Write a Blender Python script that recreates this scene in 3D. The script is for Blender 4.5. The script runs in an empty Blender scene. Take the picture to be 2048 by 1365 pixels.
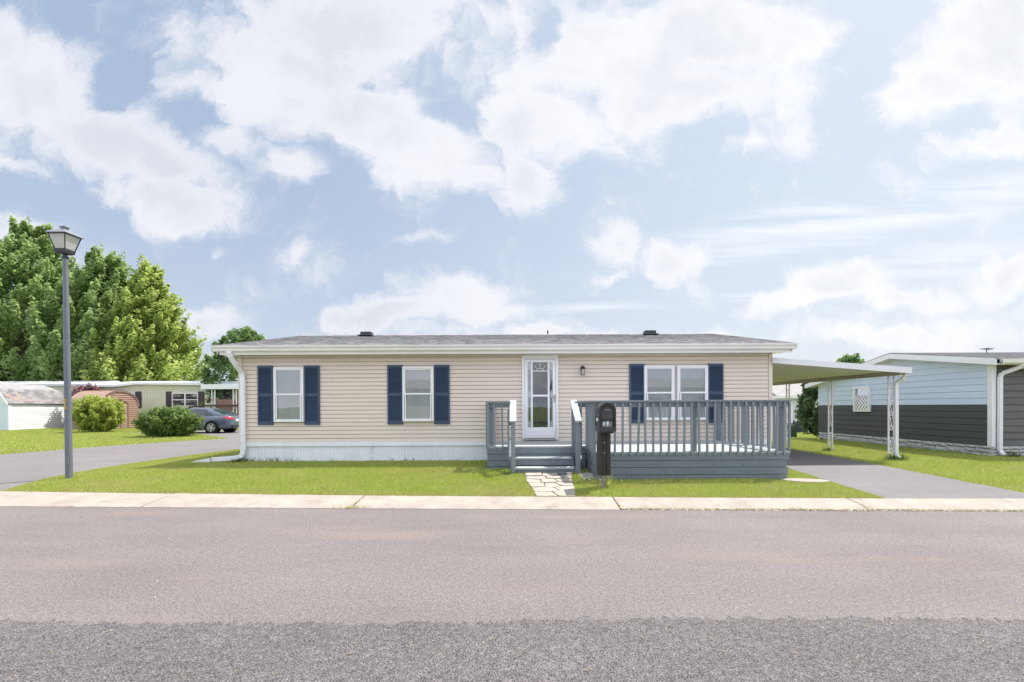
import bpy, math, random
import numpy as np
from mathutils import Vector, Matrix
random.seed(7); RNG = np.random.default_rng(7)
R = math.radians
scene = bpy.context.scene
COL = scene.collection
# ------------------------------------------------------------------ camera
EYE = 1.42
cam_d = bpy.data.cameras.new("camera"); cam = bpy.data.objects.new("camera", cam_d); COL.objects.link(cam)
cam_d.lens = 16.0; cam_d.sensor_width = 36.0; cam_d.clip_start = 0.05; cam_d.clip_end = 3000
cam.location = (0, 0, EYE)
cam.rotation_euler = (R(90 - 0.4), R(0.26), 0)
cam_d.shift_x = -0.003; cam_d.shift_y = 0.0673
scene.camera = cam
scene.render.resolution_x = 1024; scene.render.resolution_y = 682
# ------------------------------------------------------------------ light
SUNV = Vector((0.45, 0.30, 1.0)).normalized()
sun_d = bpy.data.lights.new("sun", 'SUN'); sun_d.energy = 4.3; sun_d.angle = R(0.53); sun_d.color = (1.0, 0.955, 0.88)
sun = bpy.data.objects.new("sun", sun_d); COL.objects.link(sun)
sun.location = (30, 20, 60); sun.rotation_euler = (-SUNV).to_track_quat('-Z', 'Y').to_euler()
scene.view_settings.view_transform = 'Standard'; scene.view_settings.look = 'None'
scene.view_settings.exposure = 0.72; scene.view_settings.gamma = 1.0; scene.view_settings.use_curve_mapping = False
try:
    scene.cycles.max_bounces = 10; scene.cycles.transparent_max_bounces = 12
    scene.cycles.caustics_reflective = False; scene.cycles.caustics_refractive = False
except Exception: pass

# ------------------------------------------------------------------ sky
class NT:
    def __init__(s, tree): s.t = tree; s.n = tree.nodes; s.l = tree.links
    def node(s, typ, **kw):
        n = s.n.new(typ)
        for k, v in kw.items(): setattr(n, k, v)
        return n
    def put(s, sock, v):
        if v is None: return
        if hasattr(v, 'is_output') or isinstance(v, bpy.types.NodeSocket): s.l.new(v, sock)
        else:
            if sock.type == 'RGBA' and len(v) == 3: v = (*v, 1)
            sock.default_value = v
    def math(s, op, a, b=None, c=None, clamp=False):
        n = s.node('ShaderNodeMath', operation=op, use_clamp=clamp)
        s.put(n.inputs[0], a); s.put(n.inputs[1], b); s.put(n.inputs[2], c); return n.outputs[0]
    def vmath(s, op, a, b=None, c=None, scale=None):
        n = s.node('ShaderNodeVectorMath', operation=op)
        s.put(n.inputs[0], a); s.put(n.inputs[1], b)
        if c is not None: s.put(n.inputs[2], c)
        if scale is not None: s.put(n.inputs['Scale'], scale)
        return n.outputs['Value'] if op in ('LENGTH', 'DOT_PRODUCT', 'DISTANCE') else n.outputs['Vector']
    def noise(s, vec, scale, detail=4, rough=0.55, dist=0.0, col=False):
        n = s.node('ShaderNodeTexNoise'); s.put(n.inputs['Vector'], vec)
        n.inputs['Scale'].default_value = scale; n.inputs['Detail'].default_value = detail
        n.inputs['Roughness'].default_value = rough; n.inputs['Distortion'].default_value = dist
        return n.outputs['Color' if col else 'Fac']
    def ramp(s, fac, a, b, lo=0.0, hi=1.0, smooth=True):
        n = s.node('ShaderNodeMapRange', interpolation_type='SMOOTHSTEP' if smooth else 'LINEAR'); n.clamp = True
        s.put(n.inputs[0], fac); n.inputs[1].default_value = a; n.inputs[2].default_value = b
        n.inputs[3].default_value = lo; n.inputs[4].default_value = hi; return n.outputs[0]
    def mix(s, f, a, b, typ='MIX'):
        n = s.node('ShaderNodeMix', data_type='RGBA', blend_type=typ)
        s.put(n.inputs[0], f); s.put(n.inputs[6], a); s.put(n.inputs[7], b); return n.outputs[2]

world = bpy.data.worlds.new("World"); scene.world = world; world.use_nodes = True
w = NT(world.node_tree); w.n.clear()
# clouds in view: centre x, centre y, half width, half height, tilt, weight; in units of the photograph's tangent grid (1/910 rad)
CL = [(70,190,190,135,0,1),(190,290,200,80,-18,.95),(345,335,150,60,-22,.85),(20,90,60,90,0,.9),(350,415,170,62,-5,1),(222,400,60,45,0,.7),
 (40,335,110,22,-20,.45),(560,130,250,95,-12,1),(720,50,270,110,0,1),(520,205,190,80,-20,.95),(720,240,230,90,-25,1),(850,300,170,85,0,.95),
 (470,290,90,50,-30,.6),(560,350,90,38,5,.7),(1210,110,270,120,0,1.05),(1430,70,210,95,0,1),(1590,85,110,42,25,.95),(1370,190,250,75,5,1),
 (1560,220,80,110,10,.5),(1090,250,150,90,0,1),(1050,360,95,95,0,.8),(1480,290,80,35,15,.6),(960,350,110,50,0,.7),
 (1990,90,160,170,0,1.1),(1870,190,120,75,10,1),(1975,290,110,50,15,.85),(1235,505,62,52,50,.85),(1350,525,85,34,0,.8),(1215,562,52,20,10,.7),
 (905,588,125,50,0,1),(790,622,220,34,6,.9),(980,625,90,25,0,.7),(1665,565,130,45,8,.95),(1790,590,150,34,-3,.9),(1580,605,110,24,10,.8),
 (2020,545,100,38,25,.85),(1060,658,110,18,0,.7),(1200,662,60,13,0,.6),(1420,660,70,14,0,.6),(1780,670,220,26,0,.7),(420,640,90,34,0,.75),
 (50,470,100,32,-10,.6),(600,505,42,26,40,.35),(432,507,44,16,0,.4),(870,485,100,16,10,.3),(1000,655,500,24,0,.3),(1900,640,300,60,0,.35)]
HOLES = [(745,178,40,24,0,.35),(905,235,90,30,0,.5),(1090,75,48,60,0,.75),(265,170,60,62,-30,.7),(1090,300,40,40,0,.3),(410,235,60,50,0,.5)]
CIRRUS = [(1780,420,480,46,8,.8),(1540,500,430,22,7,.5),(1350,605,430,13,3,.6),(1900,520,300,60,8,.4)]
geo = w.node('ShaderNodeTexCoord').outputs['Generated']
dirn = w.vmath('NORMALIZE', geo)
sp = w.node('ShaderNodeSeparateXYZ'); w.put(sp.inputs[0], dirn); dx, dy, dz = sp.outputs
ys = w.math('MAXIMUM', dy, 0.22)
u = w.math('DIVIDE', dx, ys); v = w.math('DIVIDE', dz, ys)
cb = w.node('ShaderNodeCombineXYZ'); w.put(cb.inputs[0], u); w.put(cb.inputs[1], v)
uv = cb.outputs[0]
warp = w.noise(uv, 2.6, 6, 0.62, col=True)
warp = w.vmath('SUBTRACT', warp, (0.5, 0.5, 0.5))
uvw = w.vmath('MULTIPLY_ADD', warp, (0.22, 0.17, 0.0), uv)
warp2 = w.vmath('SUBTRACT', w.noise(uvw, 11, 5, 0.65, col=True), (0.5, 0.5, 0.5))
uvw = w.vmath('MULTIPLY_ADD', warp2, (0.075, 0.06, 0.0), uvw)
def blobs(lst, vec):
    acc = None
    for (cx, cy, rx, ry, a, s) in lst:
        m = w.node('ShaderNodeMapping', vector_type='TEXTURE'); w.put(m.inputs[0], vec)
        m.inputs['Location'].default_value = ((cx - 1030) / 910, (814 - cy - 0.0045 * (cx - 1024)) / 910, 0)
        m.inputs['Rotation'].default_value = (0, 0, R(a)); m.inputs['Scale'].default_value = (rx * 1.22 / 910, ry * 1.28 / 910, 1)
        d = w.vmath('LENGTH', m.outputs[0])
        f = w.math('MULTIPLY_ADD', d, -s, s)
        acc = f if acc is None else w.math('MAXIMUM', acc, f)
    return acc
main = w.math('MAXIMUM', blobs(CL, uvw), 0.0)
holes = w.math('MAXIMUM', blobs(HOLES, uvw), 0.0)
front = w.ramp(dy, 0.28, 0.5)
# everywhere else: cumulus fields on a flat layer
zz = w.math('ADD', w.math('MAXIMUM', dz, 0.0), 0.22)
cb2 = w.node('ShaderNodeCombineXYZ'); w.put(cb2.inputs[0], w.math('DIVIDE', dx, zz)); w.put(cb2.inputs[1], w.math('DIVIDE', dy, zz))
rest = w.ramp(w.noise(cb2.outputs[0], 1.15, 3, 0.5), 0.42, 0.62, 0.0, 0.8)
nf = w.node('ShaderNodeMix', data_type='FLOAT'); w.put(nf.inputs[0], front); w.put(nf.inputs[2], rest); w.put(nf.inputs[3], w.math('MULTIPLY_ADD', holes, -0.9, main))
fb = w.noise(uvw, 5.5, 10, 0.66)
dens = w.math('ADD', nf.outputs[0], w.math('MULTIPLY_ADD', fb, 1.9, -0.93))
cov = w.ramp(dens, 0.02, 0.56)
# cirrus: long stretched streaks
st = w.node('ShaderNodeMapping'); w.put(st.inputs[0], uv); st.inputs['Rotation'].default_value = (0, 0, R(-7)); st.inputs['Scale'].default_value = (0.9, 15, 1)
stn = w.noise(st.outputs[0], 2.2, 6, 0.6)
cir = w.math('MULTIPLY', w.ramp(w.math('MAXIMUM', blobs(CIRRUS, uv), 0.0), 0.0, 0.5), w.ramp(stn, 0.32, 0.62))
cir = w.math('MULTIPLY', w.math('MULTIPLY', cir, front), 0.62)
sdot = w.vmath('DOT_PRODUCT', dirn, tuple(SUNV))
sunny = w.ramp(w.vmath('DOT_PRODUCT', dirn, tuple(Vector((0.86, 0.3, 0.4)).normalized())), 0.05, 0.95, smooth=False)
nish = w.node('ShaderNodeTexSky', sky_type='NISHITA'); nish.sun_disc = False
nish.sun_elevation = math.asin(SUNV.z); nish.sun_rotation = math.atan2(SUNV.x, SUNV.y)
nish.altitude = 100; nish.air_density = 1.0; nish.dust_density = 2.2; nish.ozone_density = 1.0
blue = w.mix(1.0, nish.outputs[0], (1.55, 1.28, 1.02), 'MULTIPLY')
haze = w.math('MULTIPLY', w.math('POWER', w.ramp(dz, 0.75, -0.02, smooth=False), 2.6), 0.75)
hazeC = w.mix(sunny, (3.5, 4.6, 6.4), (5.6, 6.7, 7.9))
horC = w.mix(sunny, (5.8, 6.3, 7.3), (6.8, 7.0, 7.5))
base = w.mix(haze, w.mix(0.72, blue, hazeC), horC)
shade = w.noise(uvw, 3.1, 5, 0.55)
thick = w.math('MULTIPLY', w.ramp(dens, 0.30, 0.85), w.ramp(shade, 0.38, 0.62))
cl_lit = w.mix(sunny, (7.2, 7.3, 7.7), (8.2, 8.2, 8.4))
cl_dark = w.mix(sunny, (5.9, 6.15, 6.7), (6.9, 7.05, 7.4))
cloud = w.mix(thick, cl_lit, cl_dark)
sky = w.mix(cir, base, (8.4, 8.5, 8.8))
sky = w.mix(w.math('MULTIPLY', cov, 0.93), sky, cloud)
rear_boost = w.ramp(w.vmath('DOT_PRODUCT', dirn, tuple(Vector((-.35, -1, .25)).normalized())), -0.2, 0.9, 0.765, 1.46)  # added gain: whole sky brighter behind the camera, to lift the shaded facade
sky = w.vmath('SCALE', sky, scale=rear_boost)
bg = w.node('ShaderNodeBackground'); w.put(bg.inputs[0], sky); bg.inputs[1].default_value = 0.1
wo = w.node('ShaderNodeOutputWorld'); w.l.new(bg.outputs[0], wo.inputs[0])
try: world.cycles.sampling_method = 'MANUAL'; world.cycles.sample_map_resolution = 512
except Exception: pass

# ------------------------------------------------------------------ materials
MATS = {}
def mat(name, col, rough=0.7, var=0.12, vscale=3.0, bump=0.0, bscale=60, metal=0.0, spec=0.4, dirt=None, fine=0.0, fscale=90, stretch=(1, 1, 1), trans=0.0, coat=0.0):
    if name in MATS: return MATS[name]
    m = bpy.data.materials.new(name); m.use_nodes = True; t = NT(m.node_tree); t.n.clear()
    p = t.node('ShaderNodeBsdfPrincipled'); o = t.node('ShaderNodeOutputMaterial')
    pos = t.node('ShaderNodeNewGeometry').outputs['Position']
    mp = t.node('ShaderNodeMapping'); t.put(mp.inputs[0], pos); mp.inputs['Scale'].default_value = stretch; pos = mp.outputs[0]
    c = (*col, 1)
    n1 = t.noise(pos, vscale, 5, 0.6)
    f = t.ramp(n1, 0.3, 0.7, 1 - var, 1 + var, smooth=False)
    cc = t.mix(1.0, c, t.node('ShaderNodeCombineColor').outputs[0], 'MULTIPLY')
    cmb = cc.node.inputs[7].links[0].from_node
    for i in range(3): t.put(cmb.inputs[i], f)
    if fine:
        f2 = t.ramp(t.noise(pos, fscale, 3, 0.7), 0.3, 0.7, 1 - fine, 1 + fine, smooth=False)
        cm2 = t.node('ShaderNodeCombineColor')
        for i in range(3): t.put(cm2.inputs[i], f2)
        cc = t.mix(1.0, cc, cm2.outputs[0], 'MULTIPLY')
    if dirt:
        dcol, dsc, lo, hi, amt = dirt
        d = t.math('MULTIPLY', t.ramp(t.noise(pos, dsc, 7, 0.7), lo, hi), amt)
        cc = t.mix(d, cc, (*dcol, 1))
    t.put(p.inputs['Base Color'], cc)
    rr = t.ramp(n1, 0.3, 0.7, max(rough - 0.07, 0.02), min(rough + 0.07, 1)); t.put(p.inputs['Roughness'], rr)
    p.inputs['Metallic'].default_value = metal; p.inputs['Specular IOR Level'].default_value = spec
    if coat: p.inputs['Coat Weight'].default_value = coat; p.inputs['Coat Roughness'].default_value = 0.08
    if bump:
        b = t.node('ShaderNodeBump'); b.inputs['Strength'].default_value = bump; b.inputs['Distance'].default_value = 0.01
        t.put(b.inputs['Height'], t.noise(pos, bscale, 4, 0.65)); t.l.new(b.outputs[0], p.inputs['Normal'])
    if trans:
        tr = t.node('ShaderNodeBsdfTranslucent'); t.put(tr.inputs[0], cc)
        mx = t.node('ShaderNodeMixShader'); mx.inputs[0].default_value = trans
        t.l.new(p.outputs[0], mx.inputs[1]); t.l.new(tr.outputs[0], mx.inputs[2]); t.l.new(mx.outputs[0], o.inputs[0])
    else: t.l.new(p.outputs[0], o.inputs[0])
    MATS[name] = m; return m

def leafmat(name, dark, light, tip, trans=0.35):
    """each leaf carries its own random value; colour drifts from clump to clump"""
    m = bpy.data.materials.new(name); m.use_nodes = True; t = NT(m.node_tree); t.n.clear()
    p = t.node('ShaderNodeBsdfPrincipled'); o = t.node('ShaderNodeOutputMaterial')
    at = t.node('ShaderNodeAttribute'); at.attribute_name = 'tint'
    sp = t.node('ShaderNodeSeparateColor'); t.l.new(at.outputs['Color'], sp.inputs[0])
    c = t.mix(sp.outputs[0], dark, light)
    c = t.mix(sp.outputs[1], c, tip)
    t.put(p.inputs['Base Color'], c); p.inputs['Roughness'].default_value = 0.5; p.inputs['Specular IOR Level'].default_value = 0.45
    tr = t.node('ShaderNodeBsdfTranslucent'); t.put(tr.inputs[0], c)
    mx = t.node('ShaderNodeMixShader'); mx.inputs[0].default_value = trans
    t.l.new(p.outputs[0], mx.inputs[1]); t.l.new(tr.outputs[0], mx.inputs[2]); t.l.new(mx.outputs[0], o.inputs[0])
    MATS[name] = m; return m

def glassmat(name, refl=0.25, tint=(0.92, 0.96, 0.95), rough=0.0):
    m = bpy.data.materials.new(name); m.use_nodes = True; t = NT(m.node_tree); t.n.clear()
    tr = t.node('ShaderNodeBsdfTransparent'); tr.inputs[0].default_value = (*tint, 1)
    g = t.node('ShaderNodeBsdfGlossy'); g.inputs['Roughness'].default_value = rough
    pos = t.node('ShaderNodeNewGeometry').outputs['Position']
    b = t.node('ShaderNodeBump'); b.inputs['Strength'].default_value = 0.10; b.inputs['Distance'].default_value = 0.01
    t.put(b.inputs['Height'], t.noise(pos, 1.6, 1, 0.5)); t.l.new(b.outputs[0], g.inputs['Normal'])
    lw = t.node('ShaderNodeFresnel'); lw.inputs['IOR'].default_value = 1.5
    f = t.math('MAXIMUM', t.math('MULTIPLY', lw.outputs[0], 1.5), refl)
    mx = t.node('ShaderNodeMixShader'); t.put(mx.inputs[0], f); o = t.node('ShaderNodeOutputMaterial')
    t.l.new(tr.outputs[0], mx.inputs[1]); t.l.new(g.outputs[0], mx.inputs[2]); t.l.new(mx.outputs[0], o.inputs[0])
    MATS[name] = m; return m

# ------------------------------------------------------------------ mesh helpers
class MB:
    def __init__(s, o=(0, 0, 0)): s.v = []; s.f = []; s.o = Vector(o)
    def poly(s, pts, faces):
        b = len(s.v); s.v += [tuple(Vector(p) - s.o) for p in pts]; s.f += [tuple(i + b for i in f) for f in faces]; return s
    def box(s, x0, x1, y0, y1, z0, z1, M=None):
        p = [(x0,y0,z0),(x1,y0,z0),(x1,y1,z0),(x0,y1,z0),(x0,y0,z1),(x1,y0,z1),(x1,y1,z1),(x0,y1,z1)]
        if M is not None: p = [M @ Vector(q) for q in p]
        return s.poly(p, [(0,3,2,1),(4,5,6,7),(0,1,5,4),(1,2,6,5),(2,3,7,6),(3,0,4,7)])
    def bar(s, a, b, wx, wy, up=(0, 0, 1)):
        """rectangular bar from a to b"""
        a = Vector(a); b = Vector(b); d = (b - a).normalized(); up = Vector(up)
        if abs(d.dot(up)) > 0.99: up = Vector((0, 1, 0))
        sx = d.cross(up).normalized(); sy = sx.cross(d).normalized()
        p = []
        for c in (a, b):
            for i, j in ((-1,-1),(1,-1),(1,1),(-1,1)): p.append(c + sx * wx / 2 * i + sy * wy / 2 * j)
        return s.poly(p, [(0,3,2,1),(4,5,6,7),(0,1,5,4),(1,2,6,5),(2,3,7,6),(3,0,4,7)])
    def tube(s, pts, rad, n=10, cap=True):
        pts = [Vector(p) for p in pts]; rad = rad if hasattr(rad, '__len__') else [rad] * len(pts)
        P = []; ref = None
        for i, p in enumerate(pts):
            d = (pts[min(i + 1, len(pts) - 1)] - pts[max(i - 1, 0)]).normalized()
            if ref is None: ref = Vector((1, 0, 0)) if abs(d.x) < 0.9 else Vector((0, 1, 0))
            a = d.cross(ref).normalized(); b = a.cross(d).normalized(); ref = b
            for k in range(n):
                t = 2 * math.pi * k / n; P.append(p + (a * math.cos(t) + b * math.sin(t)) * rad[i])
        F = []
        for i in range(len(pts) - 1):
            for k in range(n): F.append((i*n + k, i*n + (k+1) % n, (i+1)*n + (k+1) % n, (i+1)*n + k))
        if cap: F += [tuple(range(n))[::-1], tuple((len(pts)-1)*n + k for k in range(n))]
        return s.poly(P, F)
    def prism(s, prof, axis, a, b):
        """profile (2D points) pushed along axis from a to b; x: (y,z) y: (x,z) z: (x,y)"""
        def mk(q, t): return {'x': (t, q[0], q[1]), 'y': (q[0], t, q[1]), 'z': (q[0], q[1], t)}[axis]
        n = len(prof); P = [mk(q, a) for q in prof] + [mk(q, b) for q in prof]
        return s.poly(P, [tuple(range(n)), tuple(range(n, 2*n))[::-1]] + [(i, i + n, (i+1) % n + n, (i+1) % n) for i in range(n)])
    def mesh(s, name, m=None, smooth=False, fix=True):
        me = bpy.data.meshes.new(name); me.from_pydata(s.v, [], s.f)
        if fix:
            import bmesh
            bm = bmesh.new(); bm.from_mesh(me); bmesh.ops.recalc_face_normals(bm, faces=bm.faces); bm.to_mesh(me); bm.free()
        if smooth: me.shade_smooth()
        if m: me.materials.append(m)
        return me
    def build(s, name, m, parent=None, smooth=False, fix=True, kind=None, label=None, bevel=0):
        o = link(name, s.mesh(name, m, smooth, fix), parent)
        if parent is None: o.location = s.o
        if kind: o['kind'] = kind
        if label: o['label'] = label
        if bevel:
            b = o.modifiers.new('bevel', 'BEVEL'); b.width = bevel; b.segments = 2; b.limit_method = 'ANGLE'; b.angle_limit = R(40)
        return o
def link(name, me, parent=None, loc=(0, 0, 0), rot=None):
    o = bpy.data.objects.new(name, me); COL.objects.link(o); o.parent = parent; o.location = loc
    if rot: o.rotation_euler = rot
    return o
def thing(name, loc, label, cat, group=None):
    o = bpy.data.objects.new(name, None); o.empty_display_size = 0.2; COL.objects.link(o); o.location = loc
    o['label'] = label; o['category'] = cat
    if group: o['group'] = group
    return o
def tag(o, label, cat, group=None, kind=None):
    o['label'] = label; o['category'] = cat
    if group: o['group'] = group
    if kind: o['kind'] = kind
    return o
def struct(o, label=None): o['kind'] = 'structure'; return o
def np_mesh(name, V, F, tint=None, m=None, smooth=False):
    """V (n,3), F (m,k) numpy; tint (n,2)"""
    me = bpy.data.meshes.new(name); k = F.shape[1]
    me.vertices.add(len(V)); me.vertices.foreach_set('co', V.astype(np.float32).ravel())
    me.loops.add(F.size); me.loops.foreach_set('vertex_index', F.astype(np.int32).ravel())
    me.polygons.add(len(F)); me.polygons.foreach_set('loop_start', (np.arange(len(F)) * k).astype(np.int32))
    try: me.polygons.foreach_set('loop_total', np.full(len(F), k, np.int32))
    except Exception: pass
    me.update(calc_edges=True)
    if tint is not None:
        a = me.color_attributes.new('tint', 'FLOAT_COLOR', 'POINT')
        c = np.zeros((len(V), 4), np.float32); c[:, :2] = tint; c[:, 3] = 1; a.data.foreach_set('color', c.ravel())
    if m: me.materials.append(m)
    if smooth: me.shade_smooth()
    return me
def W(px, py, Y):
    """photograph pixel and a distance -> x and height there"""
    yu = py + 0.0045 * (px - 1024); xu = px - 0.0045 * (py - 820)
    return (xu - 1030) / 910 * Y, EYE + (814 - yu) / 910 * Y

# ------------------------------------------------------------------ ground heights and edges
def sst(a, b, x):
    t = np.clip((x - a) / (b - a), 0, 1); return t * t * (3 - 2 * t)
def kerb_in(x):
    c = np.clip(x, -12, 12); return 7.10 - 0.058 * c + 0.0018 * c * c - 0.05 * (x - c)
def kerb_out(x):
    c = np.clip(x, -12, 12); return 6.54 - 0.042 * c + 0.0004 * c * c - 0.05 * (x - c)
def gz(x, y):
    z = 0.055 * sst(7.6, 10.6, y) * sst(-9.3, -8.0, x) * (1 - sst(5.2, 6.0, x)) * (1 - sst(12, 13, y))
    z = z - 0.045 * np.clip(y - 18, 0, 26) * sst(5, 9, x)
    return z
def inpoly(x, y, poly):
    r = np.zeros(np.shape(x), bool); n = len(poly)
    for i in range(n):
        x0, y0 = poly[i]; x1, y1 = poly[(i + 1) % n]
        if y0 == y1: continue
        c = ((y0 > y) != (y1 > y)) & (x < (x1 - x0) * (y - y0) / (y1 - y0) + x0); r ^= c
    return r
# ------------------------------------------------------------------ common materials
SOIL = mat('lawn_soil', (0.15, 0.19, 0.05), 0.95, 0.3, 1.2, 0.6, 40, fine=0.35, fscale=30, dirt=((0.19, 0.17, 0.09), 1.8, 0.52, 0.75, 0.6), spec=0.1)
FARG = mat('far_grass', (0.115, 0.17, 0.035), 0.95, 0.25, 0.5, 0.6, 18, fine=0.45, fscale=9, stretch=(1, 1, 1), spec=0.1)
def asphalt(name, col, sc, contrast, bump, stain=None, tan=0.45):
    m = bpy.data.materials.new(name); m.use_nodes = True; t = NT(m.node_tree); t.n.clear()
    p = t.node('ShaderNodeBsdfPrincipled'); o = t.node('ShaderNodeOutputMaterial')
    pos = t.node('ShaderNodeNewGeometry').outputs['Position']
    big = t.ramp(t.noise(pos, 0.55, 4, 0.6), 0.3, 0.7, 0.93, 1.07, smooth=False)
    mp = t.node('ShaderNodeMapping'); t.put(mp.inputs[0], pos); mp.inputs['Scale'].default_value = (0.35, 1.6, 1)
    band = t.ramp(t.noise(mp.outputs[0], 1.1, 4, 0.6), 0.3, 0.7, 0.93, 1.07, smooth=False)
    g1 = t.noise(pos, sc, 2, 0.8)
    vo = t.node('ShaderNodeTexVoronoi'); t.put(vo.inputs['Vector'], pos); vo.inputs['Scale'].default_value = sc * 0.8
    chip = t.ramp(vo.outputs['Distance'], 0.15, 0.75, 1.0, 0.0, smooth=False)
    sp = t.math('ADD', t.ramp(g1, 0.30, 0.70, 1 - contrast, 1 + contrast, smooth=False), t.math('MULTIPLY_ADD', chip, contrast * 0.7, -contrast * 0.35))
    g3 = t.ramp(t.noise(pos, sc * 0.28, 3, 0.75), 0.32, 0.68, 1 - contrast * .42, 1 + contrast * .42, smooth=False)
    f = t.math('MULTIPLY', t.math('MULTIPLY', t.math('MULTIPLY', big, band), sp), g3)
    cm = t.node('ShaderNodeCombineColor')
    for i in range(3): t.put(cm.inputs[i], f)
    c = t.mix(1.0, (*col, 1), cm.outputs[0], 'MULTIPLY')
    wh = t.math('MULTIPLY', t.ramp(t.noise(pos, sc * 0.55, 2, 0.6), 0.70, 0.78), 0.6)
    c = t.mix(wh, c, (0.52, 0.48, 0.45, 1))
    if stain:
        d = t.math('MULTIPLY', t.ramp(t.noise(mp.outputs[0], 0.8, 5, 0.6), 0.54, 0.68), tan)
        c = t.mix(d, c, (*stain, 1))
    t.put(p.inputs['Base Color'], c); p.inputs['Roughness'].default_value = 0.8; p.inputs['Specular IOR Level'].default_value = 0.25
    b = t.node('ShaderNodeBump'); b.inputs['Strength'].default_value = bump; b.inputs['Distance'].default_value = 0.012
    hh = t.math('ADD', g1, t.math('MULTIPLY', chip, 0.5)); t.put(b.inputs['Height'], hh); t.l.new(b.outputs[0], p.inputs['Normal'])
    t.l.new(p.outputs[0], o.inputs[0]); return m
ROADM = asphalt('street_asphalt', (0.188, 0.168, 0.168), 120, 0.50, 0.5, (0.24, 0.19, 0.165))
NEARM = asphalt('coarse_asphalt', (0.156, 0.143, 0.147), 105, 0.78, 0.9)
SIDEM = asphalt('side_road_asphalt', (0.19, 0.174, 0.175), 90, 0.22, 0.4)
DRIVM = asphalt('driveway_asphalt', (0.178, 0.170, 0.176), 110, 0.28, 0.5)
CONC = mat('pale_concrete', (0.35, 0.31, 0.275), 0.9, 0.14, 2.5, 0.35, 90, fine=0.30, fscale=70, dirt=((0.20, 0.165, 0.13), 4, 0.52, 0.75, 0.6), spec=0.2)
STONE = mat('flagstone', (0.40, 0.355, 0.315), 0.9, 0.18, 4, 0.5, 60, fine=0.3, fscale=60, dirt=((0.22, 0.17, 0.12), 9, 0.55, 0.72, 0.7), spec=0.2)
SID = mat('beige_siding', (0.785, 0.675, 0.592), 0.6, 0.045, 1.3, 0.08, 120, spec=0.35, stretch=(0.5, 1, 6))
SIDC = mat('beige_trim', (0.77, 0.675, 0.59), 0.6, 0.04, 1.3, spec=0.35)
WHITE = mat('white_vinyl', (0.87, 0.85, 0.88), 0.45, 0.04, 2, spec=0.45)
SKIRT = mat('white_skirting', (0.87, 0.87, 0.90), 0.5, 0.05, 2.2, spec=0.4, dirt=((0.42, 0.42, 0.38), 4, 0.56, 0.76, 0.5), stretch=(1, 1, 0.5))
GUT = mat('gutter_cream', (0.84, 0.81, 0.79), 0.45, 0.05, 1.5, spec=0.45, dirt=((0.35, 0.31, 0.26), 4, 0.66, 0.8, 0.4))
NAVY = mat('navy_shutter', (0.050, 0.076, 0.135), 0.5, 0.08, 3, spec=0.4)
DARK = mat('dark_interior', (0.03, 0.035, 0.04), 0.9)
BLACK = mat('black_plastic', (0.022, 0.020, 0.020), 0.42, 0.2, 6, 0.12, 90, spec=0.5)
BLIND = mat('blind_slats', (0.88, 0.88, 0.88), 0.6, 0.05)
DECKP = mat('blue_grey_deck_paint', (0.183, 0.208, 0.234), 0.65, 0.12, 3.0, 0.35, 50, fine=0.10, fscale=40, stretch=(0.35, 1, 5), dirt=((0.27, 0.295, 0.305), 2.6, 0.55, 0.75, 0.45), spec=0.35)
DECKV = mat('blue_grey_post_paint', (0.228, 0.253, 0.282), 0.65, 0.12, 4.0, 0.3, 50, fine=0.08, fscale=40, stretch=(5, 5, 0.4), spec=0.35)
DECKF = mat('worn_deck_floor', (0.40, 0.43, 0.44), 0.75, 0.14, 3.0, 0.35, 50, fine=0.14, fscale=45, dirt=((0.50, 0.45, 0.40), 6, 0.55, 0.72, 0.4), spec=0.25)
GLASS = glassmat('window_glass', 0.14, (0.96, 0.99, 0.99))
GLASSD = glassmat('dark_door_glass', 0.13, (0.62, 0.70, 0.72))

# ------------------------------------------------------------------ ground
def grid_sheet(name, xs, ys_fn, rows, zfn, m):
    V = []; nx = len(xs)
    for r in rows:
        for x in xs:
            y = ys_fn(x, r); V.append((x, y, zfn(x, y, r)))
    F = [(j*nx+i, j*nx+i+1, (j+1)*nx+i+1, (j+1)*nx+i) for j in range(len(rows)-1) for i in range(nx-1)]
    me = bpy.data.meshes.new(name); me.from_pydata(V, [], F); me.shade_smooth(); me.materials.append(m)
    return link(name, me)
xs = [-1500, -600, -300, -150, -100] + list(np.arange(-70, -14, 2.0)) + list(np.arange(-14, 16, 0.5)) + list(np.arange(16, 72, 2.0)) + [100, 150, 300, 600, 1500]
rows = [-1500, -400, -100, -30, -10, -3, -0.3, -0.012, 0.0] + list(np.arange(0.3, 14, 0.45)) + list(np.arange(14, 60, 1.5)) + [70, 90, 130, 200, 400, 900, 2000]
lawn = grid_sheet('ground', xs, lambda x, r: kerb_in(x) + r, rows, lambda x, y, r: (-0.16 if r < -0.005 else float(gz(x, y)) - 0.006), SOIL)
struct(lawn)
# the far lawn colour for distant ground is the same soil under real blades near, plain far grass beyond
far = grid_sheet('far_meadow', [-1500, -400, -120, -60, -30, -10, 10, 30, 60, 120, 400, 1500], lambda x, r: r, [44, 60, 100, 300, 900, 1990], lambda x, y, r: float(gz(x, y)) + 0.03, FARG); struct(far)
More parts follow.
